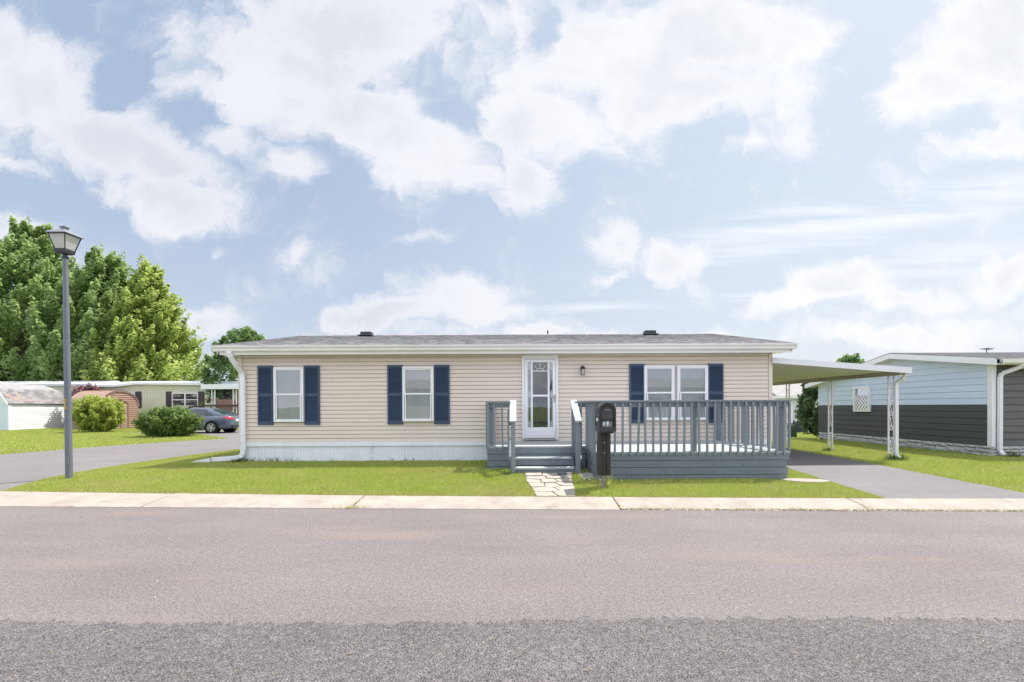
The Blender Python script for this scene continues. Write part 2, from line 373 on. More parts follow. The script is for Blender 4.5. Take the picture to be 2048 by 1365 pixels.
# street
xs2 = list(np.linspace(-120, -12, 20)) + list(np.arange(-12, 12, 0.25)) + list(np.linspace(12, 120, 20))
jit = RNG.normal(0, 0.006, 4000)
street = grid_sheet('street', xs2, lambda x, r: (kerb_out(x) + 0.02 + jit[int(x * 16) % 4000] if r == 1 else (3.6 if r == 0.5 else -9.0)), [0, 0.5, 1], lambda x, y, r: -0.06 - 0.0 * y, ROADM); struct(street)
V = []; n = 900
def rag(x):
    return 3.13 + 0.022 * math.sin(x * 1.1 + .6 * math.sin(x * 2.7)) + 0.014 * math.sin(x * 5.3 + 2 * math.sin(x * 1.3)) + 0.012 * math.sin(x * 17.1 + math.sin(x * 7)) + random.choice((1, 1, 2.2)) * random.uniform(-0.022, 0.022)
xr = np.linspace(-9, 9, n); V = [(x, rag(x), -0.0555) for x in xr] + [(x, -9, -0.0555) for x in xr]
me = bpy.data.meshes.new('street_patch'); me.from_pydata(V, [], [(i, i + n, i + n + 1, i + 1) for i in range(n - 1)]); me.materials.append(NEARM)
struct(link('street_patch', me))
# verge across the street, behind the camera
op = MB(); op.poly([(-120, -40, -0.05), (120, -40, -0.05), (120, -8.9, -0.05), (-120, -8.9, -0.05)], [(0, 1, 2, 3)]); struct(op.build('opposite_lawn', FARG, fix=False))
def sheet(name, pts, z, m, jitter=0.0, step=0.25):
    """a flat sheet with a slightly ragged outline"""
    out = []
    for i, p in enumerate(pts):
        q = pts[(i + 1) % len(pts)]; L = math.dist(p, q); k = max(1, int(L / step)) if jitter else 1
        for j in range(k):
            a = j / k; out.append((p[0] + (q[0]-p[0])*a + random.uniform(-jitter, jitter), p[1] + (q[1]-p[1])*a + random.uniform(-jitter, jitter)))
    from mathutils.geometry import tessellate_polygon
    tri = tessellate_polygon([[Vector((x, y, 0)) for x, y in out]]); F = []
    for a, b_, c in tri:
        ar = (out[b_][0]-out[a][0])*(out[c][1]-out[a][1]) - (out[c][0]-out[a][0])*(out[b_][1]-out[a][1])
        F.append((a, b_, c) if ar > 0 else (a, c, b_))
    me = bpy.data.meshes.new(name); me.from_pydata([(x, y, 0) for x, y in out], [], F)
    for v_ in me.vertices: v_.co.z = z + float(gz(v_.co.x, v_.co.y))
    me.materials.append(m); return struct(link(name, me))
SIDE_NEAR = [(-8.72, 7.72), (-8.9, 8.0), (-9.14, 8.47), (-9.45, 9.1), (-9.65, 9.75), (-9.82, 11.4), (-9.75, 12.8), (-9.4, 15.6), (-9.2, 20), (-9.0, 29)]
SIDE_FAR = [(-13.3, 21.1), (-14.3, 19.4), (-15.25, 17.55), (-15.65, 16.15), (-15.95, 14.1), (-16.6, 12.2), (-18.2, 10.3), (-20.5, 8.6)]
sheet('side_road', SIDE_NEAR + [(-14, 29), (-21.5, 29), (-21.5, 25.2), (-17.5, 24.9), (-15.6, 23.2)] + SIDE_FAR, 0.010, SIDEM, 0.02)
DR_L = [(5.6, 6.85), (5.68, 7.6), (5.8, 8.4), (5.95, 9.3), (6.1, 10.2), (6.3, 11.4)]
DR_R = [(8.95, 14.8), (8.75, 12.6), (8.55, 10.6), (8.3, 8.6), (8.12, 7.3), (8.15, 6.72)]
sheet('driveway', DR_L + [(6.55, 11.45), (6.6, 17.9), (9.1, 17.9)] + DR_R, 0.010, DRIVM, 0.015)

# ------------------------------------------------------------------ kerb slabs
joints = [-60, -48, -38, -30, -23, -19.5, -16, -12.5, -9.1, -5.6, -2.4, 1.5, 5.0, 8.6, 12.2, 16, 20, 26, 36, 48, 60]
kerb = MB(); kerb.poly([(x, y, -0.1) for x, y in [(-60, float(kerb_in(-60))), (-60, float(kerb_out(-60))), (60, float(kerb_out(60))), (60, float(kerb_in(60)))]], [(0, 1, 2, 3)])
kerb = struct(kerb.build('kerb', mat('kerb_bed', (0.12, 0.10, 0.08), 0.95), fix=False))
for a, b in zip(joints[:-1], joints[1:]):
    broken = a >= 1.4 and b < 8.7
    m = MB(); n = max(2, int((b - a) / 0.06)); tilt = random.uniform(-0.006, 0.006)
    P = []
    for i in range(n + 1):
        x = a + 0.012 + (b - a - 0.024) * i / n
        yi = float(kerb_in(x)) + random.uniform(-0.008, 0.008); yo = float(kerb_out(x)) + random.uniform(-0.004, 0.004)
        if broken and x < 7.4: yo += 0.03 + 0.05 * abs(math.sin(x * 2.1)) + random.uniform(0, 0.035)
        elif x > 9.0 and x < 20 and random.random() < 0.5: yo += random.uniform(0, 0.03)
        zi = 0.018 + tilt * (i / n - 0.5); zo = -0.050
        P.append([(x, yi, -0.12), (x, yi, zi), (x, (yi + yo) / 2, (zi + zo) / 2 + 0.008), (x, yo + 0.03, zo + 0.006), (x, yo, zo - 0.004), (x, yo, -0.12)])
    k = 6; pts = [q for s_ in P for q in s_]
    F = [(i*k+j, i*k+j+1, (i+1)*k+j+1, (i+1)*k+j) for i in range(n) for j in range(k-1)] + [tuple(range(k)), tuple(n*k + j for j in range(k))[::-1]]
    m.poly(pts, F); m.build('kerb_slab', CONC, kerb, kind=None)
# crumbled concrete along the kerb's broken edge
def pebbles(name, pts, smin, smax, m, zoff=0.0, kind='stuff'):
    b = MB()
    for x, y, z in pts:
        s_ = random.uniform(smin, smax); c = Vector((x, y, z + zoff)); q = Matrix.Rotation(random.uniform(0, 6), 3, Vector((random.random(), random.random(), random.random() + .1)).normalized())
        o8 = [(1,0,0),(-1,0,0),(0,1,0),(0,-1,0),(0,0,.7),(0,0,-.7)]
        b.poly([c + q @ Vector(p) * s_ * random.uniform(.7, 1.2) for p in o8], [(0,2,4),(2,1,4),(1,3,4),(3,0,4),(2,0,5),(1,2,5),(3,1,5),(0,3,5)])
    o = b.build(name, m, fix=False); o['kind'] = kind; return o
CHIP = mat('concrete_chips', (0.42, 0.36, 0.30), 0.95, 0.35, 9)
pts = []
for i in range(900):
    x = random.uniform(1.6, 7.4); pts.append((x, float(kerb_out(x)) + random.uniform(-0.01, 0.075), -0.058))
pebbles('kerb_rubble', pts, 0.006, 0.024, CHIP)
GRAV = mat('white_gravel', (0.52, 0.50, 0.49), 0.85, 0.35, 12)
pts = [(random.gauss(1.45, 0.16), random.gauss(9.2, 0.30), 0.045) for _ in range(520)]
pts = [p for p in pts if p[0] > 1.27 and p[1] < 9.85 and p[0] < 1.56 + max(0, (8.62 - p[1])) * 3]
pts += [(random.uniform(-0.35, -0.08), random.uniform(9.1, 9.5), 0.04) for _ in range(60)]
pebbles('gravel', pts, 0.010, 0.026, GRAV)
# litter on the street: straw, grit
LIT = mat('dry_litter', (0.42, 0.33, 0.20), 0.9, 0.3, 20)
b = MB()
for _ in range(150):
    x = random.uniform(-5.5, 5.5); y = random.uniform(1.7, 6.2) if random.random() < .5 else random.uniform(2.1, 3.1); a = random.uniform(0, 3.14); L = random.uniform(.008, .04)
    b.bar((x, y, -0.049), (x + L * math.cos(a), y + L * math.sin(a), -0.047), 0.003, 0.002)
b.build('street_litter', LIT, fix=False)['kind'] = 'stuff'
pebbles('street_grit', [(random.uniform(-6, 6), random.uniform(3.4, 6.4), -0.054) for _ in range(110)], 0.003, 0.010, GRAV)

# ------------------------------------------------------------------ flagstone path
def clip(poly, nx, ny, d):
    out = []
    for i in range(len(poly)):
        a = poly[i]; c = poly[(i + 1) % len(poly)]; da = a[0]*nx + a[1]*ny - d; dc = c[0]*nx + c[1]*ny - d
        if da <= 0: out.append(a)
        if (da < 0 < dc) or (dc < 0 < da):
            t = da / (da - dc); out.append((a[0] + (c[0]-a[0])*t, a[1] + (c[1]-a[1])*t))
    return out
def cells(region, seeds, gap):
    res = []
    for i, s_ in enumerate(seeds):
        p = list(region)
        for j, q in enumerate(seeds):
            if i == j: continue
            nx, ny = q[0]-s_[0], q[1]-s_[1]; L = math.hypot(nx, ny); nx /= L; ny /= L
            p = clip(p, nx, ny, (s_[0]+q[0])/2*nx + (s_[1]+q[1])/2*ny - gap / 2)
            if len(p) < 3: break
        if len(p) >= 3: res.append(p)
    return res
PATH = [(0.20, 9.30), (1.16, 9.34), (1.06, 8.6), (1.02, 8.0), (0.98, 7.5), (0.93, 7.09), (0.33, 7.12), (0.30, 7.7), (0.22, 8.4)]
path = sheet('garden_path', PATH, 0.004, mat('path_dirt', (0.27, 0.23, 0.16), 0.95, 0.3, 10, 0.5, 60, fine=0.3))
seeds = [(0.45, 7.3), (0.82, 7.33), (0.5, 7.72), (0.86, 7.75), (0.36, 8.1), (0.66, 8.12), (0.93, 8.16), (0.33, 8.5), (0.62, 8.48), (0.9, 8.55), (0.4, 8.85), (0.75, 8.83), (1.05, 8.87), (0.35, 9.15), (0.68, 9.13), (1.0, 9.17)]
seeds = [(x + random.uniform(-.05, .05), y + random.uniform(-.05, .05)) for x, y in seeds]
for c in cells([(x, y) for x, y in PATH], seeds, 0.022):
    out = []
    for i in range(len(c)):
        a = c[i]; q = c[(i+1) % len(c)]
        for t in (0.08, 0.36, 0.64, 0.92): out.append((a[0]+(q[0]-a[0])*t + random.uniform(-.006, .006), a[1]+(q[1]-a[1])*t + random.uniform(-.006, .006)))
    h = 0.028 + random.uniform(-.006, .008); z0 = float(gz(c[0][0], c[0][1])); m = MB(); m.prism(out, 'z', z0 - 0.01, z0 + h)
    m.build('flagstone', STONE, path)
m = MB((5.2, 8.45, 0.0)); pp = [(5.0, 8.62), (5.4, 8.66), (5.72, 8.52), (5.78, 8.32), (5.55, 8.2), (5.2, 8.26), (5.02, 8.42)]
m.prism(pp, 'z', -0.02, 0.038); tag(m.build('stepping_stone', CONC, bevel=0.008), 'pale flat stone slab set in the grass beside the driveway and deck corner', 'stepping stone')
m = MB((0.95, 9.2, 0.03)); m.prism([(0.83, 9.04), (1.02, 9.02), (1.04, 9.22), (0.86, 9.25)], 'z', 0.055, 0.075)
tag(m.build('slate_tile', mat('slate', (0.10, 0.11, 0.12), 0.8, 0.15, 8)), 'small dark grey slate piece lying on the path at the foot of the steps', 'slate tile')

# ------------------------------------------------------------------ windows, shutters, siding
def siding(parent, o, x0, x1, z0, z1, Y, e, m, seams=3, t=0.026, axis='x', wavy=0.0, name='siding_board', col2=None):
    """lapped boards, one object per length; axis x: wall faces -y at Y; axis y: wall faces -x at X=Y, x0..x1 are then y"""
    k = 0; z = z0
    while z < z1 - 0.01:
        zt = min(z + e, z1); h = zt - z
        cuts = [x0] + sorted(random.uniform(x0 + 1, x1 - 1) for _ in range(seams - 1)) + [x1]
        for a, b in zip(cuts[:-1], cuts[1:]):
            if b - a < 0.02: continue
            prof = [(0.012, z), (-t, z), (-t * 0.95, z + 0.004), (-t * 0.55, zt - e * 0.17), (0.009, zt - e * 0.16), (0.009, zt), (0.012, zt)]
            n = 1 if not wavy else 14; P = []
            for i in range(n + 1):
                x = a + (b - a - 0.002) * i / n; dzv = wavy * math.sin(x * 2.3 + k * 1.3) * 0.5 + wavy * random.uniform(-.5, .5) * (n > 1)
                for yy, zz_ in prof:
                    zq = zz_ + (dzv if 0 < i < n and zz_ < z + 0.01 else 0); yq = yy - (abs(dzv) if n > 1 else 0)
                    P.append((x, Y + yq, zq) if axis == 'x' else (Y + yq, x, zq))
            kk = len(prof); mb = MB(o)
            F = [(i*kk+j, i*kk+(j+1) % kk, (i+1)*kk+(j+1) % kk, (i+1)*kk+j) for i in range(n) for j in range(kk)] + [tuple(range(kk)), tuple(n*kk+j for j in range(kk))]
            mb.poly(P, F); mb.build(name, m if (col2 is None or z < col2[0]) else col2[1], parent)
        z += e; k += 1

def window(parent, o, x0, x1, z0, z1, Y, lift=0.0, shade=None, left_track=True):
    """double hung window facing -y"""
    fr = MB(o); f = 0.045; yo = Y - 0.045; yb = Y + 0.080
    fr.box(x0, x0 + f, yo, yb, z0, z1); fr.box(x1 - f, x1, yo, yb, z0, z1)
    fr.box(x0 + f, x1 - f, yo - 0.003, yb, z1 - f, z1); fr.box(x0 + f, x1 - f, yo - 0.012, yb, z0, z0 + f * 0.9)
    wn = fr.build('window', WHITE, parent, bevel=0.004)
    zm = (z0 + z1) / 2 - 0.0
    ym = Y - 0.03
    g = 0.028
    for nm, a, b, yy in (('upper_sash', zm - 0.005, z1 - f, ym + 0.010), ('lower_sash', z0 + f * 0.9, zm + 0.02, ym - 0.010)):
        s_ = MB(o); ins = 0.0 if nm == 'upper_sash' else 0.016
        xa, xb = x0 + f + ins, x1 - f - ins * 0.6
        s_.box(xa, xa + g, yy - .012, yy + .012, a, b); s_.box(xb - g, xb, yy - .012, yy + .012, a, b)
        s_.box(xa + g, xb - g, yy - .014, yy + .012, b - g * (1.1 if nm == 'upper_sash' else 1.3), b); s_.box(xa + g, xb - g, yy - .014, yy + .012, a, a + g * 1.1)
        s_.build('sash', WHITE, wn)
        gp = MB(o); gp.poly([(xa + g, yy, a + g), (xb - g, yy, a + g), (xb - g, yy, b - g), (xa + g, yy, b - g)], [(0, 1, 2, 3)])
        gp.build('pane', GLASS, wn, fix=False)
    bl = MB(o); zz_ = z0 + f + 0.01; yb2 = Y + 0.004
    while zz_ < z1 - f - 0.02:
        bl.box(x0 + f + .012, x1 - f - .012, yb2 - 0.010, yb2 + 0.010, zz_, zz_ + 0.0022, None); 
        bl.poly([(x0+f+.012, yb2 - .011, zz_), (x1-f-.012, yb2 - .011, zz_), (x1-f-.012, yb2 + .008, zz_ + .021), (x0+f+.012, yb2 + .008, zz_ + .021)], [(0, 1, 2, 3)]); zz_ += 0.0225
    for q in (0.2, 0.5, 0.8):
        xx = x0 + (x1 - x0) * q; bl.box(xx - .002, xx + .002, yb2 - .014, yb2 - .012, z0 + f, z1 - f)
    bd = bl.build('blind', shade or BLIND, wn, fix=False)
    bx = MB(o); bx.poly([(x0 + .01, Y + .052, z0 + .01), (x1 - .01, Y + .052, z0 + .01), (x1 - .01, Y + .052, z1 - .01), (x0 + .01, Y + .052, z1 - .01), (x0, Y + .012, z0), (x1, Y + .012, z0), (x1, Y + .012, z1), (x0, Y + .012, z1)], [(0,1,2,3)])
    bx.build('reveal', mat('room_wall', (0.30, 0.30, 0.29), 0.9), wn)
    return wn
SHUT = {}
def shutter(parent, o, x0, z0, w_, h, Y, m=NAVY, two=True):
    fr = MB(o); t = 0.032; s_ = 0.042; y0 = Y - t; y1 = Y - 0.001
    fr.box(x0, x0 + s_, y0, y1, z0, z0 + h); fr.box(x0 + w_ - s_, x0 + w_, y0, y1, z0, z0 + h)
    zr = [z0, z0 + 0.085, z0 + h * 0.475, z0 + h * 0.53, z0 + h - 0.075, z0 + h]
    fr.box(x0 + s_, x0 + w_ - s_, y0 + .001, y1, zr[0], zr[1]); fr.box(x0 + s_, x0 + w_ - s_, y0 + .001, y1, zr[2], zr[3])
    n = 12; top = [(x0 + s_, zr[5]), (x0 + w_ - s_, zr[5])] + [(x0 + w_ - s_ - (w_ - 2*s_) * i / n, zr[4] + 0.022 * math.sin(math.pi * i / n)) for i in range(n + 1)]
    fr.prism(top, 'y', y0 + .001, y1)
    fr.box(x0 + s_, x0 + w_ - s_, y1 - 0.006, y1, zr[1], zr[4] + .02)
    sh = fr.build('shutter', m, parent)
    lv = MB(o)
    for a, b in ((zr[1], zr[2]), (zr[3], zr[4] + 0.012)):
        z = a + 0.004
        while z < b - 0.012:
            lv.poly([(x0+s_, y0+.004, z), (x0+w_-s_, y0+.004, z), (x0+w_-s_, y1-.004, z+.026), (x0+s_, y1-.004, z+.026), (x0+s_, y0+.010, z-.002), (x0+w_-s_, y0+.010, z-.002)], [(0,1,2,3),(4,5,1,0)]); z += 0.030
    lv.build('louvre', m, sh, fix=False, kind='stuff')
    return sh
def shingles(name, cols, sx, sy, sat=1.0, flip=False):
    m = bpy.data.materials.new(name); m.use_nodes = True; t = NT(m.node_tree); t.n.clear()
    p = t.node('ShaderNodeBsdfPrincipled'); o = t.node('ShaderNodeOutputMaterial')
    pos = t.node('ShaderNodeNewGeometry').outputs['Position']
    mp = t.node('ShaderNodeMapping'); t.put(mp.inputs[0], pos); mp.inputs['Scale'].default_value = (1 / (sy if flip else sx), 1 / (sx if flip else sy), 1)
    br = t.node('ShaderNodeTexBrick'); t.put(br.inputs['Vector'], mp.outputs[0]); br.inputs['Scale'].default_value = 1
    br.inputs['Brick Width'].default_value = 1; br.inputs['Row Height'].default_value = 1; br.inputs['Mortar Size'].default_value = 0.02
    br.inputs['Color1'].default_value = (0, 0, 0, 1); br.inputs['Color2'].default_value = (1, 1, 1, 1); br.inputs['Mortar'].default_value = (0.0, 0, 0, 1)
    n = t.math('MULTIPLY_ADD', t.noise(mp.outputs[0], 0.55, 2, 0.5), 1.0, -0.25)
    f = t.math('ADD', t.math('MULTIPLY', br.outputs['Color'], 0.5), n)
    cr = t.node('ShaderNodeValToRGB'); t.put(cr.inputs[0], f)
    el = cr.color_ramp.elements; el[0].position = 0.12; el[0].color = (*cols[0], 1); el[1].position = 0.88; el[1].color = (*cols[-1], 1)
    for i, c in enumerate(cols[1:-1]): e = el.new(0.12 + 0.76 * (i + 1) / (len(cols) - 1)); e.color = (*c, 1)
    g = t.ramp(t.noise(pos, 160, 2, 0.7), 0.3, 0.7, 0.75, 1.25, smooth=False); cm = t.node('ShaderNodeCombineColor')
    for i in range(3): t.put(cm.inputs[i], g)
    t.put(p.inputs['Base Color'], t.mix(1.0, cr.outputs[0], cm.outputs[0], 'MULTIPLY')); p.inputs['Roughness'].default_value = 0.9; p.inputs['Specular IOR Level'].default_value = 0.2
    t.l.new(p.outputs[0], o.inputs[0]); return m
ROOFM = shingles('mottled_shingles', [(0.13, 0.12, 0.13), (0.38, 0.31, 0.34), (0.22, 0.27, 0.23), (0.46, 0.42, 0.44), (0.17, 0.155, 0.17), (0.40, 0.39, 0.37)], 0.30, 0.145)
def roof_slope(name, o, x0, x1, ya, za, yb, zb, m, parent, step=0.145, axis='x', th=0.05):
    """stepped shingle courses from eave (ya,za) to ridge (yb,zb)"""
    L = math.hypot(yb - ya, zb - za); n = max(2, int(L / step)); prof = []
    for i in range(n):
        t = i / n; t2 = (i + 1) / n
        prof += [(ya + (yb-ya)*t, za + (zb-za)*t + 0.009), (ya + (yb-ya)*t2, za + (zb-za)*t2 + 0.001)]
    prof += [(yb, zb - th), (ya, za - th)]
    mb = MB(o); mb.prism(prof, axis, x0, x1); return mb.build(name, m, parent)
# ================================================================== the beige mobile home
FY = 11.52; HX0, HX1 = -6.97, 6.49; HB = 19.85; RZ = 3.90; RY = 15.70
O = (-0.24, 15.7, 0.0)
home = thing('mobile_home', O, 'long beige sided mobile home with navy shutters and white skirting behind the lawn', 'house')
b = MB(O); b.box(HX0 + .02, HX1 - .02, FY + 0.013, HB - .02, 0.56, 2.74)
gp = [(FY + .013, 2.74), (HB - .02, 2.74), (RY, RZ - 0.12)]; b.prism(gp, 'x', HX0 + .02, HX1 - .02)
b.build('wall', SIDC, home)
doorx = (W(1044, 800, FY)[0], W(1116, 800, FY)[0])
siding(home, O, HX0 + 0.09, HX1 - 0.09, 0.55, 2.735, FY, 0.1016, SID, 3)
b = MB(O)
for y0, y1 in ((FY, HB),):
    b.box(HX0 - .012, HX0 + .02, y0, y1, 0.5, 2.74); b.box(HX1 - .02, HX1 + .012, y0, y1, 0.5, 2.74)
b.box(HX0, HX1, HB - .02, HB + .012, .5, 2.74); b.build('wall', SIDC, home)
for x0 in (HX0 - .014, HX1 - .082):
    b = MB(O); b.box(x0, x0 + .096, FY - .026, FY + .08, 0.53, 2.737); b.build('corner_board', SIDC, home, bevel=.004)
# skirting
b = MB(O); b.box(HX0 + .06, HX1 - .03, FY - .035, FY + .01, 0.445, 0.548); b.build('skirting_trim', SKIRT, home, bevel=.003)
x = HX0 + .05; k = 0
while x < HX1 - .1:
    wd = min(0.41, HX1 - .04 - x); prof = []; n = 5
    for i in range(n):
        a = x + wd * i / n; st_ = wd / n
        prof += [(a, FY + .012), (a + st_ * .12, FY - .002), (a + st_ * .40, FY - .002), (a + st_ * .5, FY + .010), (a + st_ * .58, FY + .010), (a + st_ * .68, FY - .001), (a + st_ * .94, FY - .001)]
    prof += [(x + wd, FY + .012), (x + wd, FY + .03), (x, FY + .03)]
    pm = MB(O); pm.prism(prof, 'z', 0.0, 0.443); pm.build('skirting_panel', SKIRT, home); x += wd + 0.002; k += 1
b = MB(O); b.box(HX0 + .05, HX1 - .03, FY - .012, FY + .008, 0.02, 0.062)
b.box(HX0, HX0 + .03, FY, HB, 0, .53); b.box(HX1 - .03, HX1, FY, HB, 0, .53); b.box(HX0, HX1, HB - .03, HB, 0, .53); b.build('skirting_rail', SKIRT, home)
# eaves
GY = 11.11
b = MB(O); b.box(-7.22, 6.74, 11.19, FY - .02, 2.742, 2.760); b.box(-7.22, 6.74, HB + .012, HB + .40, 2.742, 2.76)
b.box(-7.22, HX0 - .014, FY - .02, HB, 2.742, 2.76); b.box(HX1 + .014, 6.74, FY - .02, HB, 2.742, 2.76)
sof = b.build('soffit', mat('soffit_cream', (0.66, 0.63, 0.54), 0.6, 0.08, 4, dirt=((0.25, 0.19, 0.13), 9, 0.62, 0.74, 0.6)), home)
b = MB(O); x = -6.9
while x < 6.5: b.box(x, x + .006, 11.21, FY - .03, 2.7395, 2.7415); x += .1
b.build('soffit_groove', mat('soffit_gap', (0.10, 0.08, 0.06), 0.9), home, kind='stuff')
b = MB(O); b.box(HX0 + .09, HX1 - .09, FY - .034, FY - .018, 2.712, 2.738); b.build('soffit_trim', GUT, home)
b = MB(O); b.box(-7.24, 6.76, 11.165, 11.188, 2.722, 2.925); b.build('fascia', GUT, home); b = MB(O); b.box(-7.24, 6.76, HB + .40, HB + .42, 2.722, 2.925); b.build('fascia', GUT, home)
for sx_ in (-1, 1):   # rake boards
    x = -7.30 if sx_ < 0 else 6.80
    b = MB(O); b.prism([(11.165, 2.74), (RY, RZ - .18), (HB + .4, 2.74), (HB + .4, 2.90), (RY, RZ - .03), (11.165, 2.90)], 'x', x - .012, x + .012); b.build('rake_board', GUT, home)
b = MB(O); b.prism([(11.16, 2.80), (11.10, 2.80), (11.085, 2.83), (11.085, 2.86), (11.05, 2.90), (11.045, 2.935), (11.058, 2.935), (11.10, 2.87), (11.11, 2.82), (11.15, 2.815), (11.16, 2.93)], 'x', -7.38, 6.86)
b.build('gutter', GUT, home)
for x in (-7.38, 6.855):
    b = MB(O); b.prism([(11.16, 2.80), (11.10, 2.80), (11.085, 2.83), (11.085, 2.86), (11.05, 2.90), (11.045, 2.935), (11.16, 2.935)], 'x', x, x + .006); b.build('gutter_end', GUT, home)
roof = roof_slope('roof', O, -7.34, 6.84, 11.10, 2.945, RY, RZ, ROOFM, home)
roof_slope('roof', O, -7.34, 6.84, HB + .44, 2.945, RY, RZ, ROOFM, home)
b = MB(O)
for i in range(48):
    x = -7.34 + 14.18 * i / 48; b.prism([(RY - .13, RZ - .025), (RY, RZ + .018), (RY + .13, RZ - .025)], 'x', x, x + 14.18 / 48 - .006)
b.build('ridge_cap', ROOFM, home, kind='stuff')
VENT = mat('dark_vent', (0.045, 0.055, 0.07), 0.6)
for px in (735, 1299):
    x = (px - 1030) / 910 * 15.15; zb = 2.945 + (15.15 - 11.1) / (RY - 11.1) * (RZ - 2.945); v_ = MB(O)
    v_.prism([(x-.17, zb - .03), (x+.17, zb - .03), (x+.19, zb + .03), (x + .17, zb + .135), (x - .17, zb + .135), (x - .19, zb + .03)], 'y', 15.0, 15.28); v_.box(x - .24, x + .24, 14.85, 15.4, zb - .01, zb + .012)
    v_.build('roof_vent', VENT, home, bevel=.01)
b = MB(O); b.tube([(1.16, 16.0, 3.7), (1.16, 16.0, 4.09)], .025, 8); b.build('vent_pipe', VENT, home)
# downspout
dsp = [(-6.97, 11.13, 2.81), (-6.97, 11.13, 2.74), (-6.955, 11.16, 2.66), (-6.90, 11.28, 2.48), (-6.845, 11.43, 2.30), (-6.835, 11.445, 2.2), (-6.835, 11.445, 0.34), (-6.86, 11.44, .24), (-6.93, 11.43, .185), (-7.1, 11.42, .16), (-7.62, 11.40, .125)]
b = MB(O)
for a, c in zip(dsp[:-1], dsp[1:]): b.bar(a, c, .112 if abs(a[2]-c[2]) > .05 or True else .1, .075, up=(0, 1, 0))
sp_ = b.build('downspout', WHITE, home, bevel=.006)
b = MB(O); b.poly([(-7.60, 11.33, .07), (-7.60, 11.47, .07), (-8.02, 11.52, .055), (-8.02, 11.28, .055), (-7.60, 11.33, .18), (-7.60, 11.47, .18), (-8.02, 11.52, .10), (-8.02, 11.28, .10)], [(0,1,2,3),(4,0,3,7),(5,6,2,1),(4,7,6,5)]); b.build('splash_end', WHITE, home)
for z in (2.0, .75):
    b = MB(O); b.box(-6.90, -6.775, 11.40, 11.402 + .1, z, z + .03); b.build('downspout_strap', WHITE, home)

def win_px(xa, xb, ya, yb):
    x0, z1 = W(xa, ya, FY - .1); x1, z0 = W(xb, yb, FY - .1); return x0, x1, z0, z1
BLIND2 = mat('blind_slats_grey', (0.30, 0.31, 0.34), 0.6, 0.05)
WY = FY - .082
w1 = win_px(547.5, 607.5, 735.5, 845); w2 = win_px(805, 867.5, 734.5, 843.5); w3 = win_px(1288, 1348.5, 731.5, 840); w4 = win_px(1354, 1415.5, 731.5, 840)
wz1 = (w1[3] + w2[3] + w3[3] + w4[3]) / 4; wz0 = (w1[2] + w2[2] + w3[2] + w4[2]) / 4
for i, q in enumerate((w1, w2, w3, w4)):
    window(home, O, q[0], q[1], wz0, wz1, WY, shade=BLIND)
sw = 0.385; sh_ = 1.495
for (a, y) in ((516, 731), (609, 730), (775, 730.5), (868.5, 730), (1258, 726.5), (1415, 726)):
    x0, _ = W(a, 790, FY - .03); shutter(home, O, x0 + .004, wz0 - .075, .384, sh_, FY - .029)
# front storm door
x0, x1 = doorx[0], doorx[1]; dz0, dz1 = 0.625, 2.705; DY = FY - .05
b = MB(O); b.box(x0, x0 + .062, DY - .035, FY, dz0 - .01, dz1); b.box(x1 - .062, x1, DY - .035, FY, dz0 - .01, dz1); b.box(x0 + .062, x1 - .062, DY - .038, FY, dz1 - .07, dz1)
dfr = b.build('door_frame', WHITE, home, bevel=.005)
b = MB(O); b.box(x0 - .01, x1 + .01, DY - .06, FY - .01, dz1, dz1 + .03); b.box(x0 + .02, x1 - .02, DY - .05, FY, dz1 - .1, dz1 - .075); b.build('drip_cap', GUT, home)
b = MB(O); b.box(x0 + .04, x1 - .03, DY - .07, FY - .02, dz0 - .035, dz0 - .01); b.build('threshold', mat('bare_metal', (.55, .54, .52), .4, metal=.6), home)
a, c = x0 + .068, x1 - .068; z0, z1 = dz0 + .005, dz1 - .105; st_ = .072; kz = z0 + .27
sd = MB(O)
sd.box(a, a + st_, DY - .025, DY, z0, z1); sd.box(c - st_, c, DY - .025, DY, z0, z1)
sd.box(a + st_, c - st_, DY - .024, DY, z1 - .065, z1); sd.box(a + st_, c - st_, DY - .024, DY, z0, kz)
door = sd.build('storm_door', WHITE, home, bevel=.003)
b = MB(O); b.box(a + st_ + .02, c - st_ - .02, DY - .031, DY - .0245, z0 + .05, kz - .05); b.build('kick_plate', WHITE, door, bevel=.003)
i0, i1 = a + st_ + .085, c - st_ - .085
for xx in (i0, i1 - .042 + .0): 
    b = MB(O); b.box(xx, xx + .042, DY - .030, DY - .002, kz, z1 - .065); b.build('stile', WHITE, door)
zm = kz + (z1 - .065 - kz) * .485
b = MB(O); b.box(i0 + .042, i1 - .042, DY - .032, DY - .002, zm - .02, zm + .028); b.build('mid_rail', WHITE, door)
for (p0, p1) in ((a + st_, i0), (i1, c - st_)):
    b = MB(O); b.poly([(p0, DY - .012, kz), (p1, DY - .012, kz), (p1, DY - .012, z1 - .065), (p0, DY - .012, z1 - .065)], [(0, 1, 2, 3)]); b.build('side_pane', glassmat('blue_glass', 0.22, (.28, .45, .58)) if 'blue_glass' not in MATS else MATS['blue_glass'], door, fix=False)
    cx = (p0 + p1) / 2; LEAD = mat('white_lead', (.72, .78, .80), .5)
    for zc in (kz + .07, zm + .05, z1 - .16):
        b = MB(O)
        for dzz in (-.045, 0, .045):
            P = [(cx + math.cos(t) * .026, DY - .016, zc + dzz + math.sin(t) * .030) for t in np.linspace(0, 2 * math.pi, 9)]
            b.tube(P, .0045, 5, cap=False)
        b.tube([(cx, DY - .016, zc - .11), (cx, DY - .016, zc + .11)], .003, 4); b.build('lead_scroll', LEAD, door)
b = MB(O)
